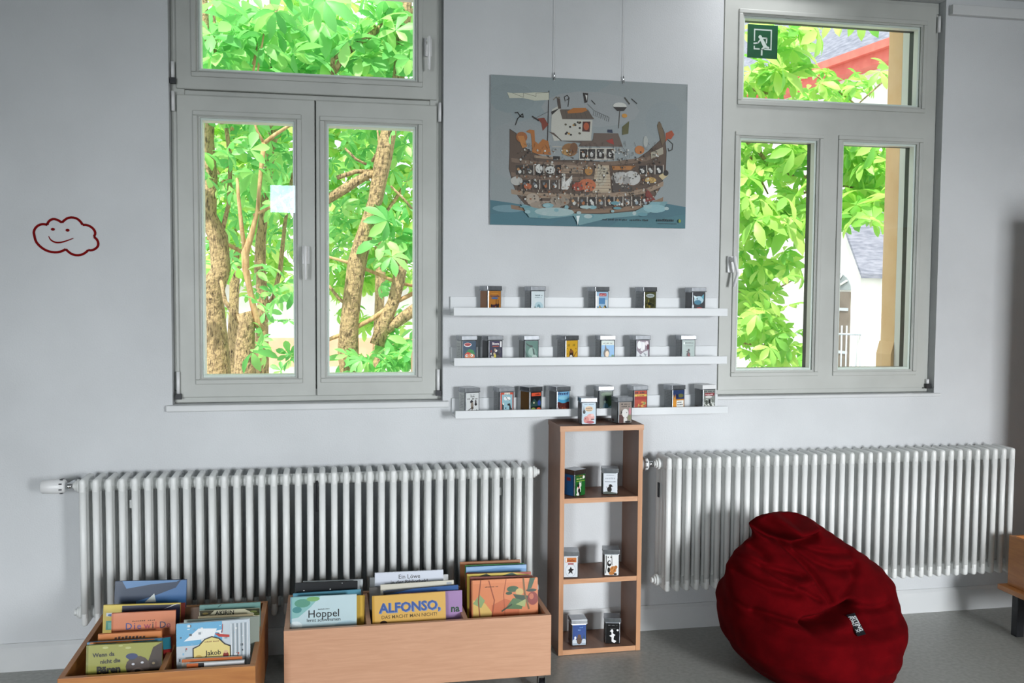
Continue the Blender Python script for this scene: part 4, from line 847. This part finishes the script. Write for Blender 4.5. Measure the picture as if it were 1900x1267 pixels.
# ------------------------------------------------------------------ red beanbag
BY = -.60
prof = [(955, 1430, 1474), (958, 1419, 1490), (964, 1411, 1503), (974, 1407, 1518), (986, 1405, 1534), (998, 1404, 1552), (1010, 1392, 1568), (1024, 1372, 1588), (1040, 1362, 1610), (1060, 1358, 1634), (1085, 1355, 1650), (1115, 1354, 1658), (1145, 1353, 1650), (1180, 1360, 1634), (1210, 1378, 1630), (1235, 1402, 1630), (1252, 1432, 1632), (1262, 1460, 1630)]
lev = []
for y, a, b in prof:
    P0, P1 = at(a, y, BY), at(b, y, BY); lev.append(((P0.z + P1.z) / 2, P0.x, P1.x))
lev.sort(); lev[0] = (.0, lev[0][1] + .01, lev[0][2] - .01)
# front / back depth of every level (offset from BY)
dep = [(0, -.19, .28), (.03, -.25, .32), (.08, -.31, .345), (.15, -.36, .36), (.21, -.355, .365), (.25, -.335, .365), (.28, -.27, .365), (.31, -.245, .34), (.36, -.215, .27), (.42, -.165, .20), (.47, -.12, .15), (.51, -.08, .13), (.54, -.06, .12), (.57, -.05, .11), (.60, -.02, .10), (.63, .0, .08)]


def interp(tab, z):
    if z <= tab[0][0]: return tab[0][1:]
    for a, b in zip(tab, tab[1:]):
        if z <= b[0]:
            k = (z - a[0]) / (b[0] - a[0]); k = k * k * (3 - 2 * k) * .5 + k * .5
            return tuple(p + (q - p) * k for p, q in zip(a[1:], b[1:]))
    return tab[-1][1:]


ztop = lev[-1][0]; NZ, NA = 130, 220
BM = bmesh.new(); rings = []


def seg_d(x, z, pts):
    best = 9
    for (ax, az), (bx, bz) in zip(pts, pts[1:]):
        vx, vz = bx - ax, bz - az; L = vx * vx + vz * vz; t_ = max(0, min(1, ((x - ax) * vx + (z - az) * vz) / L))
        best = min(best, math.hypot(x - ax - t_ * vx, z - az - t_ * vz))
    return best


def BPX(*pts):  # creases and ridges read off the photograph, as places on the bag's front
    o = []
    for x, y in pts:
        q = at(1300 + x / 3.875, 940 + y / 3.875, BY - .22); o.append((q.x, q.z))
    return o


creases = [  # (line, width, depth) negative = valley
    (BPX((770, 840), (880, 815), (1000, 765), (1090, 720)), .020, -.055), (BPX((500, 820), (760, 850)), .014, -.018), (BPX((1090, 720), (1250, 735), (1420, 735)), .014, -.012),
    (BPX((430, 470), (600, 515), (820, 550)), .012, -.012), (BPX((580, 525), (760, 625), (890, 690)), .010, -.012), (BPX((230, 540), (420, 580), (600, 650), (740, 660)), .016, -.014),
    (BPX((770, 370), (860, 480), (910, 570), (960, 690)), .012, -.016), (BPX((850, 390), (960, 470), (1080, 515), (1200, 510)), .014, -.014), (BPX((880, 370), (1050, 410), (1250, 430)), .012, -.010),
    (BPX((1260, 480), (1170, 580), (1040, 660)), .012, -.010), (BPX((430, 230), (500, 330), (620, 450)), .020, -.022), (BPX((470, 140), (580, 240), (720, 320), (870, 350), (1010, 300)), .018, -.035),
    (BPX((520, 130), (700, 160), (850, 290), (1000, 250)), .028, .030), (BPX((560, 860), (760, 870), (1000, 810)), .024, .016), (BPX((280, 400), (420, 440)), .03, .012), (BPX((850, 570), (740, 610)), .02, .012), (BPX((600, 560), (800, 640)), .022, .008), (BPX((330, 760), (560, 880)), .012, -.008)]
rb = random.Random(3); ph = [(rb.uniform(3, 9), rb.uniform(0, 6.28), rb.uniform(6, 18), rb.uniform(0, 6.28)) for _ in range(5)]
for i in range(NZ + 1):
    f_ = i / NZ; z = ztop * (1 - (1 - f_) ** 1.25) if f_ > .5 else ztop * (1 - (1 - f_) ** 1.25)
    xl, xr = interp([(a, b, c) for a, b, c in lev], z); yf, yb = interp(dep, z); cx_, rx = (xl + xr) / 2, (xr - xl) / 2; cy_, ry = BY + (yf + yb) / 2, (yb - yf) / 2
    ry *= min(1, math.sqrt(max(0, (ztop + .004 - z)) / .05)) if z > ztop - .05 else 1
    row = []
    for j in range(NA):
        a = 2 * PI * j / NA; c_, s_ = math.cos(a), math.sin(a); e = .92
        x = cx_ + rx * math.copysign(abs(c_) ** e, c_); y = cy_ + ry * math.copysign(abs(s_) ** e, s_)
        d = sum(.0022 * math.sin(k * a + p + 2 * z * q) * math.cos(q * z + r_) for k, p, q, r_ in ph) * min(1, z * 8)
        x += c_ * d; y += s_ * d
        row.append([x, y, z])
    rings.append(row)
for row in rings:
    for p in row:
        fr = max(0, min(1, (BY + .10 - p[1]) / .12))
        if fr > 0 and p[2] > .02:
            dd = 2.0 * sum(dp * math.exp(-(seg_d(p[0], p[2], ln) / wd / .85) ** 2) for ln, wd, dp in creases)
            p[1] -= dd * fr; p[2] += dd * fr * .15
V = [[BM.verts.new(p) for p in row] for row in rings]
for a, b in zip(V, V[1:]):
    for j in range(NA): BM.faces.new((a[j], a[(j + 1) % NA], b[(j + 1) % NA], b[j])).smooth = True
BM.faces.new(V[0][::-1]); BM.faces.new(V[-1])
bb = thing('beanbag', 'dark red fabric beanbag with a black tag on the floor before the right radiator', 'beanbag', (1.80, BY, 0))
bmesh.ops.translate(BM, verts=BM.verts, vec=(-1.80, -BY, 0))
mbb = MB(); mbb.bm.free(); mbb.bm = BM; bag = mbb.build('cover', RED, bb)
# sewn tag: follows the bag's surface
from mathutils.bvhtree import BVHTree
bv = BVHTree.FromPolygons([v.co.copy() for v in bag.data.vertices], [tuple(p.vertices) for p in bag.data.polygons])


def hit(px, py):
    d = ray(px, py).normalized(); o_ = CAM - Vector((1.80, BY, 0)); h_ = bv.ray_cast(o_, d); return h_[0], h_[1]


c4 = [hit(*p) for p in ((1570.5, 1143), (1586.5, 1140.5), (1609.5, 1179), (1591, 1182.5))]
nn = sum((c[1] for c in c4), Vector()) / 4
if nn.y > 0: nn = -nn
TL_, TR_, BR_, BL_ = (c[0] + nn * .004 for c in c4)
xa = (BL_ - TL_); L_ = xa.length; ax = xa.normalized(); up_ = ((TR_ - TL_) - ax * (TR_ - TL_).dot(ax)); Wd = up_.length; up_.normalize(); no = ax.cross(up_)
mt = Matrix((ax, -no if no.dot(nn) > 0 else -no, up_)).transposed().to_4x4(); mt.translation = TL_ + nn * .001
tg = MB().box(0, L_, 0, .0012, 0, Wd).build('tag', flat('#14161c'), bb); tg.matrix_local = mt
art('tag_lettering', tg, L_, Wd, [('t', 'SITTING', .48, .50, Wd * .60, .03, 0, '#e8ebec'), ('t', 'POINT', .34, .08, Wd * .50, .03, 0, '#d4d8da'), ('l', [(.72, .12), (.86, .42)], .0022, '#d4d8da'), ('l', [(.72, .42), (.84, .12)], .0022, '#d4d8da')], (0, -.0006, 0), step=.0002)

# ------------------------------------------------------------------ low cabinet cut off at the right edge
lc = thing('low_cabinet', 'orange-brown wooden cabinet on black legs, cut off by the right edge of the photo', 'cabinet', (3.15, -.60, 0))
def LB(n, a, b, c, d, e, f, m, bv_=.0015): return MB().box(a - 3.15, b - 3.15, c + .60, d + .60, e, f).build(n, m, lc, bevel=bv_)
LB('side_panel', 2.832, 2.850, -.90, -.31, .212, .425, WOODD); LB('side_panel', 3.46, 3.478, -.90, -.31, .212, .425, WOODD)
LB('back_panel', 2.850, 3.46, -.328, -.31, .212, .425, WOODD); LB('front_panel', 2.850, 3.46, -.90, -.882, .212, .425, WOODD)
LB('bottom_board', 2.80, 3.51, -.93, -.29, .190, .2115, WOODD)
LB('inner_shelf', 2.851, 3.459, -.881, -.329, .395, .410, WOODD)
for a in (2.845, 3.43):
    for b in (-.88, -.36): LB('leg', a, a + .035, b, b + .035, 0, .1895, DARK)
# tall cupboard just beyond the right edge; it shades the end of the wall
tcb = thing('cupboard', 'wooden cupboard standing on the low cabinet beyond the right edge of the photo', 'cupboard', (3.2, -.7, .4255))
def TB(n, a, b, c, d, e, f, m=WOODD): return MB().box(a - 3.2, b - 3.2, c + .7, d + .7, e, f).build(n, m, tcb, bevel=.002)
TB('side_panel', 3.02, 3.04, -.86, -.55, 0, 1.35); TB('side_panel', 3.44, 3.46, -.86, -.55, 0, 1.35); TB('door', 3.02, 3.22, -.88, -.861, 0, 1.35); TB('door', 3.221, 3.46, -.88, -.861, 0, 1.35)
TB('back_panel', 3.04, 3.44, -.56, -.55, 0, 1.35); TB('top_board', 3.01, 3.47, -.89, -.54, 1.3505, 1.37)


# ================================================================== OUTSIDE
struct(MB().box(-40, 60, WT + .02, 80, -.35, -.25).build('ground', FROZEN))


def leaf_cluster(bm, centre, nrm, size, rnd, droop=.5):
    """one palmate chestnut leaf: 5 to 7 obovate leaflets spread from a stalk end"""
    nrm = nrm.normalized(); a = nrm.orthogonal().normalized(); b = nrm.cross(a)
    n = rnd.choice((5, 6, 7)); off = rnd.uniform(0, 2 * PI)
    for i in range(n):
        an = off + (i - (n - 1) / 2) * (2 * PI * .80 / n); L = size * (1 - .28 * abs(i - (n - 1) / 2) / (n / 2)) * rnd.uniform(.85, 1.1)
        d = a * math.cos(an) + b * math.sin(an); s_ = nrm.cross(d)
        P = []
        for t_, w_ in ((.04, .02), (.3, .11), (.62, .215), (.85, .16), (1.0, .0)):
            c = centre + d * L * t_ - nrm * (L * droop * t_ * t_) ; P.append((c + nrm * .0, c + s_ * L * w_ + nrm * L * w_ * .35, c - s_ * L * w_ + nrm * L * w_ * .35))
        mid_ = [bm.verts.new(p[0]) for p in P]; le = [bm.verts.new(p[1]) for p in P[:-1]]; ri = [bm.verts.new(p[2]) for p in P[:-1]]
        for k in range(3):
            bm.faces.new((mid_[k], mid_[k + 1], le[k + 1], le[k])); bm.faces.new((mid_[k], ri[k], ri[k + 1], mid_[k + 1]))
        bm.faces.new((mid_[3], mid_[4], le[3])); bm.faces.new((mid_[3], ri[3], mid_[4]))


def foliage(name, parent, specs, seed, mat_):
    """specs: (centre, radii, number of leaves, leaf length)"""
    rnd = random.Random(seed); bm = bmesh.new()
    for c, r, n, sz in specs:
        c = Vector(c)
        for _ in range(n):
            v = Vector((rnd.gauss(0, .5) * r[0], rnd.gauss(0, .5) * r[1], rnd.gauss(0, .5) * r[2]))
            p = c + v
            if p.y + parent.location.y < 1.1: p.y = 1.1 + rnd.random() * .6 - parent.location.y
            nn_ = Vector((rnd.uniform(-.8, .8), rnd.uniform(-1.1, .5), rnd.uniform(.15, 1.0)))
            leaf_cluster(bm, p, nn_, sz * rnd.uniform(.7, 1.15), rnd, rnd.uniform(.15, .7))
    me = bpy.data.meshes.new(name); bm.to_mesh(me); bm.free(); me.materials.append(mat_)
    for p in me.polygons: p.use_smooth = True
    o = bpy.data.objects.new(name, me); col.objects.link(o); o.parent = parent; return o


def tree(label, base, Y, trunks, stems, leaves, seed, mat_, lname='foliage', dens=1.0, push=0.0):
    """trunks: lists of (px, py, width_px) measured on the photograph at depth Y (a list may give its own depth)"""
    b = at(base[0], base[1], Y); root = thing('chestnut_tree', label, 'tree', (b.x, Y, -.25), group=None)
    inv = -root.location

    def conv(pl):
        yy = Y; out = []; rad = []
        for q in pl:
            dy = q[3] if len(q) > 3 else 0
            p = at(q[0], q[1], Y + dy); dist = (p - CAM).dot(FW); out.append(p + inv); rad.append(q[2] / FPX * dist / 2)
        return out, rad
    for nm, group_, mt_ in (('trunk', trunks, BARK), ('branch', stems, None)):
        for k, pl in enumerate(group_):
            m_ = mt_ or (STEM if pl[0] == 's' else BARK); pl = pl[1:] if pl[0] in ('s', 'b') else pl
            pts, rad = conv(pl)
            if nm == 'trunk' and pl[0][1] > 640: pts = [Vector((pts[0].x, pts[0].y, 0))] + pts; rad = [rad[0] * 1.15] + rad
            # resample for a bumpy outline
            P2, R2 = [], []
            for a, b_, r1_, r2_ in zip(pts, pts[1:], rad, rad[1:]):
                n = max(1, int((b_ - a).length / .12))
                for i in range(n): t_ = i / n; P2.append(a.lerp(b_, t_)); R2.append((r1_ + (r2_ - r1_) * t_) * (1 + .07 * math.sin(7.3 * (P2[-1].z + k))))
            P2.append(pts[-1]); R2.append(rad[-1])
            MB().tube(P2, R2, 12, m_).build(nm, None, root)
    if leaves:
        sp_ = []
        for px, py, dy, rx, rz, n, sz in leaves:
            p = at(px, py, Y + dy + push) + inv; sp_.append((p, (rx, .4, rz), max(2, round(n * dens)), sz))
        o = foliage(lname, root, [((c[0], c[1], c[2]), r, n, s_) for c, r, n, s_ in sp_], seed, mat_)
    return root


# leaf depth clamp works in local space, keep trees behind the wall
tree('thick dark-barked tree at the left edge of the left window', (400, 690), 3.4,
     [[(405, 700, 44), (402, 620, 40), (398, 560, 36), (395, 530, 46), (410, 500, 34), (405, 440, 34), (385, 400, 34), (392, 330, 24), (386, 260, 20), (390, 180, 18), (380, 60, 16), (375, -60, 12)]],
     [['b', (420, 238, 7), (428, 300, 8), (424, 380, 8), (412, 430, 9), (400, 470, 10)], ['b', (412, 230, 8), (400, 140, 6), (398, 40, 5), (392, -30, 4)], ['s', (384, 442, 6), (420, 452, 7), (450, 468, 8)]],
     [(395, 470, -.2, .25, .2, 8, .13), (385, 330, -.3, .18, .3, 6, .16), (440, 320, .2, .3, .25, 26, .16), (400, 130, -.2, .45, .3, 46, .19), (430, 60, .1, .5, .35, 60, .19), (430, 400, .3, .3, .3, 22, .14), (396, 600, .4, .2, .3, 4, .10)], 21, LEAF, dens=.6, push=.5)
tree('forked tree with a smooth tan stem in the left pane of the left window', (455, 690), 3.0,
     [[(455, 700, 40), (455, 640, 36), (458, 600, 32), (452, 580, 30)], [(447, 596, 16), (430, 575, 11), (418, 560, 8), (410, 520, 6)]],
     [['s', (488, 612, 14), (478, 600, 13), (468, 560, 12), (462, 530, 11), (456, 500, 13), (455, 470, 14), (468, 430, 10), (478, 390, 8), (482, 340, 8), (486, 300, 9), (490, 265, 9)],
      ['s', (490, 266, 8), (510, 250, 7), (535, 234, 6), (570, 215, 5)], ['s', (490, 266, 6), (478, 245, 5), (468, 215, 4), (480, 120, 4), (490, 60, 3)], ['s', (456, 480, 9), (448, 420, 8), (442, 360, 6), (440, 330, 5)], ['s', (470, 400, 6), (500, 385, 5), (535, 362, 5), (560, 350, 4)], ['s', (470, 120, 6), (478, 80, 5), (466, 160, 4)]],
     [(450, 315, -.3, .3, .2, 16, .17), (505, 325, -.2, .25, .25, 22, .15), (520, 290, .2, .25, .2, 20, .13), (478, 645, -.3, .12, .1, 5, .15), (505, 595, -.2, .2, .15, 8, .12), (530, 540, -.2, .2, .2, 10, .14), (440, 230, .2, .3, .2, 14, .14), (470, 60, -.3, .5, .25, 44, .22), (520, 110, -.3, .4, .25, 30, .22), (500, 540, 0, .15, .2, 6, .11), (400, 260, -.3, .15, .3, 5, .2), (540, 665, .0, .15, .1, 6, .14)], 22, LEAF, dens=.6, push=.45)
tree('tree with a straight pale trunk between the two lower panes of the left window', (490, 690), 4.2,
     [[(485, 700, 26), (486, 620, 24), (488, 560, 22), (482, 500, 20), (484, 440, 18), (492, 380, 17), (500, 300, 16), (508, 240, 18), (512, 150, 18), (510, 60, 16), (505, -40, 14)]],
     [['b', (495, 570, 10), (508, 550, 9), (520, 500, 8), (528, 420, 7), (540, 340, 6), (560, 250, 5)], ['b', (470, 20, 10), (480, 60, 8), (500, 130, 7)], ['b', (505, 140, 8), (560, 120, 6), (575, 60, 5)]],
     [(505, 400, .1, .3, .35, 30, .12), (540, 420, .2, .3, .3, 26, .13), (560, 80, -.4, .5, .3, 46, .2), (600, 40, -.2, .5, .3, 44, .2), (540, 260, .3, .3, .25, 26, .14), (430, 370, .5, .3, .2, 12, .12)], 23, LEAF, dens=.48, push=.3)
tree('leaning thick-trunked tree in the right pane of the left window', (645, 690), 3.2,
     [[(648, 700, 30), (646, 650, 38), (648, 600, 36), (655, 540, 34), (662, 490, 33), (672, 450, 30), (684, 410, 27), (697, 370, 29), (704, 330, 31), (712, 290, 31), (722, 240, 27), (740, 140, 24), (752, 20, 22), (758, -60, 18)],
      [(700, 640, 30), (712, 600, 28), (730, 560, 22), (740, 520, 22), (745, 485, 22), (742, 470, 16)]],
     [['b', (600, 375, 18), (640, 350, 20), (680, 325, 16), (700, 322, 14)], ['b', (705, 620, 20), (740, 595, 22), (775, 570, 22)], ['b', (625, 330, 8), (660, 318, 8), (695, 318, 7)], ['s', (604, 632, 7), (640, 618, 8), (690, 592, 8), (735, 560, 8), (775, 540, 8)], ['s', (604, 475, 5), (650, 488, 7), (700, 508, 7), (740, 525, 7), (775, 532, 5)],
      ['b', (725, 345, 4), (750, 370, 5), (775, 400, 5)], ['b', (640, 275, 4), (660, 295, 5), (680, 305, 5)], ['b', (690, 300, 5), (705, 275, 5), (700, 240, 3)], ['b', (610, 530, 5), (630, 555, 6), (650, 570, 5)], ['b', (620, 135, 9), (640, 100, 12), (680, 70, 12), (720, 42, 13), (740, 25, 12), (775, 18, 10)], ['b', (614, 145, 9), (618, 110, 9), (640, 95, 9)], ['b', (690, 45, 4), (735, 80, 4), (745, 140, 4)]],
     [(735, 300, -.3, .2, .25, 18, .15), (640, 300, .2, .35, .2, 40, .11), (640, 400, .1, .35, .25, 46, .11), (730, 410, -.4, .3, .2, 22, .19), (740, 455, -.5, .2, .15, 10, .22), (625, 430, -.1, .3, .3, 24, .12), (700, 660, -.5, .35, .12, 34, .15), (750, 650, -.5, .25, .14, 22, .15), (660, 660, -.5, .2, .08, 7, .13), (640, 455, -.2, .3, .1, 14, .15), (745, 260, .1, .25, .3, 24, .13), (650, 235, .1, .4, .15, 24, .15), (705, 480, .2, .2, .2, 14, .12), (760, 590, .2, .15, .2, 8, .12),
      (640, 90, -.5, .5, .2, 34, .22), (700, 40, -.4, .5, .2, 36, .22), (730, 100, -.1, .4, .3, 40, .17), (690, 130, .2, .3, .2, 16, .13), (750, 120, -.5, .2, .2, 10, .22), (655, 500, -.4, .15, .1, 3, .1)], 24, LEAF, dens=.52, push=.5)
# chestnut whose boughs hang before the second window; its stem stands between the windows
tree('chestnut boughs with bright leaves hanging before the right window', (1130, 600), 2.6,
     [[(1130, 700, 40), (1135, 500, 36), (1150, 300, 32), (1180, 100, 30), (1200, -60, 24)]],
     [['b', (1150, 300, 16), (1260, 270, 12), (1372, 262, 8), (1400, 270, 7), (1422, 300, 7), (1445, 322, 6), (1490, 326, 5), (1530, 345, 4)], ['b', (1392, 290, 4), (1410, 330, 4), (1425, 360, 3)], ['b', (1160, 200, 14), (1280, 160, 9), (1380, 162, 6), (1430, 175, 4)], ['b', (1150, 420, 12), (1300, 500, 7), (1400, 560, 4), (1470, 520, 3)], ['b', (1150, 560, 10), (1280, 620, 6), (1400, 640, 3), (1470, 640, 2)], ['b', (1500, 130, 3), (1590, 195, 2.5), (1640, 150, 3)], ['b', (1480, 360, 5), (1560, 345, 4), (1640, 355, 3)]],
     [(1410, 140, -.2, .22, .12, 34, .18), (1440, 165, 0, .25, .08, 26, .16), (1465, 75, -.3, .13, .14, 16, .20), (1400, 75, -.2, .15, .15, 8, .18), (1520, 178, 0, .25, .05, 16, .13), (1610, 145, 0, .12, .08, 9, .14), (1520, 48, -.3, .14, .03, 8, .16), (1565, 172, .1, .25, .06, 18, .13), (1545, 130, .1, .1, .1, 8, .12),
      (1410, 290, 0, .25, .2, 50, .17), (1470, 290, 0, .16, .16, 34, .17), (1395, 380, -.3, .16, .2, 30, .20), (1450, 405, -.2, .2, .16, 42, .20), (1390, 450, 0, .12, .2, 24, .14), (1420, 500, 0, .22, .2, 50, .14), (1395, 560, -.1, .18, .2, 44, .14), (1430, 610, 0, .25, .2, 60, .14), (1385, 640, -.2, .12, .2, 20, .14), (1465, 650, 0, .14, .12, 24, .13), (1430, 672, .1, .2, .05, 14, .1),
      (1585, 290, -.1, .15, .16, 44, .17), (1610, 325, 0, .16, .16, 40, .17), (1590, 375, -.2, .16, .08, 30, .18), (1568, 410, -.3, .08, .1, 10, .16), (1625, 365, 0, .12, .12, 20, .15), (1625, 280, 0, .1, .08, 12, .14)], 25, LEAFY, dens=.62)
# trees farther back give the dense bright green between the trunks
for k, (bx, Y, label, lv, mt_) in enumerate([
    (430, 7.0, 'yellow-green tree seen far behind the trunks in the left pane', [(400, 330, 0, 1.0, 1.1, 110, .26), (520, 300, .5, 1.0, 1.0, 110, .26), (450, 60, 0, 1.3, .8, 120, .28), (500, 480, 1, .7, .35, 46, .22), (400, 500, .5, .4, .5, 20, .2)], LEAFY),
    (700, 7.6, 'yellow-green tree seen far behind the leaning trunk in the right pane', [(640, 330, 0, 1.0, 1.0, 120, .26), (740, 340, .5, 1.0, 1.1, 130, .26), (690, 80, 0, 1.4, .8, 150, .28), (690, 500, 1, .7, .35, 70, .22), (620, 520, 1, .3, .4, 22, .2), (700, 600, 1, .5, .2, 20, .2)], LEAFY)]):
    tree(label, (bx, 700), Y, [[(bx, 700, 20), (bx + 6, 500, 18), (bx - 5, 300, 15), (bx + 8, 60, 12), (bx, -80, 8)]], [['b', (bx, 420, 8), (bx + 60, 330, 5), (bx + 90, 250, 4)], ['b', (bx - 2, 360, 8), (bx - 50, 280, 5), (bx - 80, 180, 4)]], lv, 40 + k, mt_, dens=.75)

# pale house behind the trees on the left
hs = thing('house', 'pale rendered house with a light tiled roof seen between the trunks through the left window', 'house', (0, 17, -.25))
MB().box(-9, 5.5, 0, 5, 0, 1.75).build('wall', WHITEPL, hs); MB().box(-9.05, 5.55, -.06, 0, 0, .62).build('plinth', noisy('salmon_plaster', '#e8a88c', '#f0b89c', nscale=3, rough=.9), hs)
m = MB(); m.prism([(-9.3, -.4, 1.75), (-9.3, 5.4, 1.75), (-9.3, 2.5, 3.6)], (15.1, 0, 0), noisy('pale_roof_tiles', '#bdb8b4', '#dedad4', scale=(1, 1, 26), nscale=3, rough=.8)); m.build('roof', None, hs)
for x in (-6, -3, 3.4): MB().box(x, x + .8, -.07, .0, .8, 1.5).build('window', GRILL, hs)

# church on the right: long nave wall with red eaves board, slate roof, arched portal
UX, UY = -.127, .992


def NV(px, py, off=0.0):
    """point of the nave wall plane (shifted 'off' metres towards the street) at a pixel of the photograph"""
    n = Vector((UY, -UX, 0)); p0 = Vector((9.86 - off * UY, 11.94 + off * UX, 0)); v = ray(px, py); return CAM + v * ((p0 - CAM).dot(n) / v.dot(n))


ch = thing('church', 'white church with slate roof, red eaves board and arched door, through the right window', 'church', (9.86, 11.94, -.25))
ch.rotation_euler = (0, 0, math.atan2(-UX, UY))
chi = (Matrix.Translation(ch.location) @ Matrix.Rotation(math.atan2(-UX, UY), 4, 'Z')).inverted()


def CL(p): return chi @ Vector(p)


z0c = 0; EV = 6.25
MB().box(0, 8, -6, 16, 0, EV - .5).build('nave_wall', WHITEPL, ch)
MB().box(-.30, 0, -6, 16, EV - .5, EV - .22).build('eaves_board', REDB, ch); MB().box(-.42, -.30, -6, 16, EV - .3, EV - .16).build('gutter', REDB, ch)
MB().prism([(-.40, -6.3, EV - .16), (8.4, -6.3, EV - .16), (4, -6.3, EV + 6.5)], (0, 22.6, 0)).build('roof', SLATE, ch)
# portal
pA = CL(NV(1597, 510, .9)); pB = CL(NV(1545, 620, .9)); dL = CL(NV(1548, 620, .9)); dR = CL(NV(1577, 620, .9)); top_ = CL(NV(1560, 505, .9)).z; tr_ = CL(NV(1560, 541, .9)).z
y0_, y1_ = pA.y, pA.y + 2 * (dL.y - pA.y) ; yc = dL.y - .0; zE = pA.z
y1_ = 2 * yc - y0_; hw = (y1_ - y0_) / 2
m = MB(); m.prism([(-.9, y0_, 0), (-.9, y1_, 0), (-.9, y1_, zE), (-.9, yc, zE + 1.25), (-.9, y0_, zE)], (.9, 0, 0)); m.build('portal', WHITEPL, ch)
m = MB(); m.prism([(-.98, y0_ - .12, zE - .06), (-.98, yc, zE + 1.30), (-.98, y1_ + .12, zE - .06), (-.98, y1_ + .12, zE + .02), (-.98, yc, zE + 1.38), (-.98, y0_ - .12, zE + .02)], (1.0, 0, 0)); m.build('portal_roof', SLATE, ch)
dw = dL.y - dR.y
m = MB(); m.box(-.93, -.88, yc - dw, yc + dw, .02, tr_); dr = m.build('door', noisy('brown_church_door', '#6a6058', '#7c726a', nscale=4, rough=.6), ch)
for zz in (.35, .8): MB().box(-.945, -.93, yc - dw * .95, yc - .04, tr_ * zz, tr_ * zz + .05).build('door_hinge', GRILL, dr)
m = MB(); n = 12; hgt = top_ - tr_
m.prism([(-.92, yc + dw * math.cos(PI * i / n), tr_ + .03 + (hgt - .03) * math.sin(PI * i / n)) for i in range(n + 1)], (.04, 0, 0)); fan = m.build('fanlight', noisy('dark_leaded_glass', '#7d868c', '#8d969c', nscale=6, rough=.2), ch)
for i in range(1, 6):
    a = PI * i / 6; MB().tube([(-.935, yc, tr_ + .05), (-.935, yc + dw * .95 * math.cos(a), tr_ + .05 + (hgt - .06) * math.sin(a))], .018, 6).build('glazing_bar', WHITEPL, fan)
m = MB(); q = CL(NV(1612, 430, 0)); m.box(-.35, 0, q.y - .35, q.y + .25, 0, q.z + .3); m.box(-.42, 0, q.y - .42, q.y + .32, q.z - .05, q.z + .06); m.build('buttress', WHITEPL, ch)
q = CL(NV(1605, 400, 0)); MB().box(-.05, 0, q.y - .1, q.y + .5, q.z - .35, q.z + .7).build('window', GRILL, ch)
# iron fence
fx0 = at(1545, 640, 8.6); fx1 = at(1606, 640, 8.2)
fn = thing('iron_fence', 'pale iron bar fence before the church door, seen through the right window', 'fence', (fx0.x, 8.6, -.25))
zt = at(1570, 604, 8.5).z + .25; wdt = 1.15
d_ = Vector((fx1.x + .05 - fx0.x + .5, -.4, 0))
for i in range(15):
    p = Vector((-.5, .2, 0)) + d_ * (i / 14) + Vector((0, 0, 0)); MB().tube([p, p + Vector((0, 0, zt))], .011, 6).build('bar', GRILL, fn)
for zz in (.2, zt * .9): a = Vector((-.5, .2, zz)); MB().tube([a, a + d_], .016, 6).build('rail', GRILL, fn)
p = Vector((-.5, .2, 0)) + d_; MB().box(p.x, p.x + .3, p.y - .15, p.y + .15, 0, zt + .12).build('post', WHITEPL, fn)
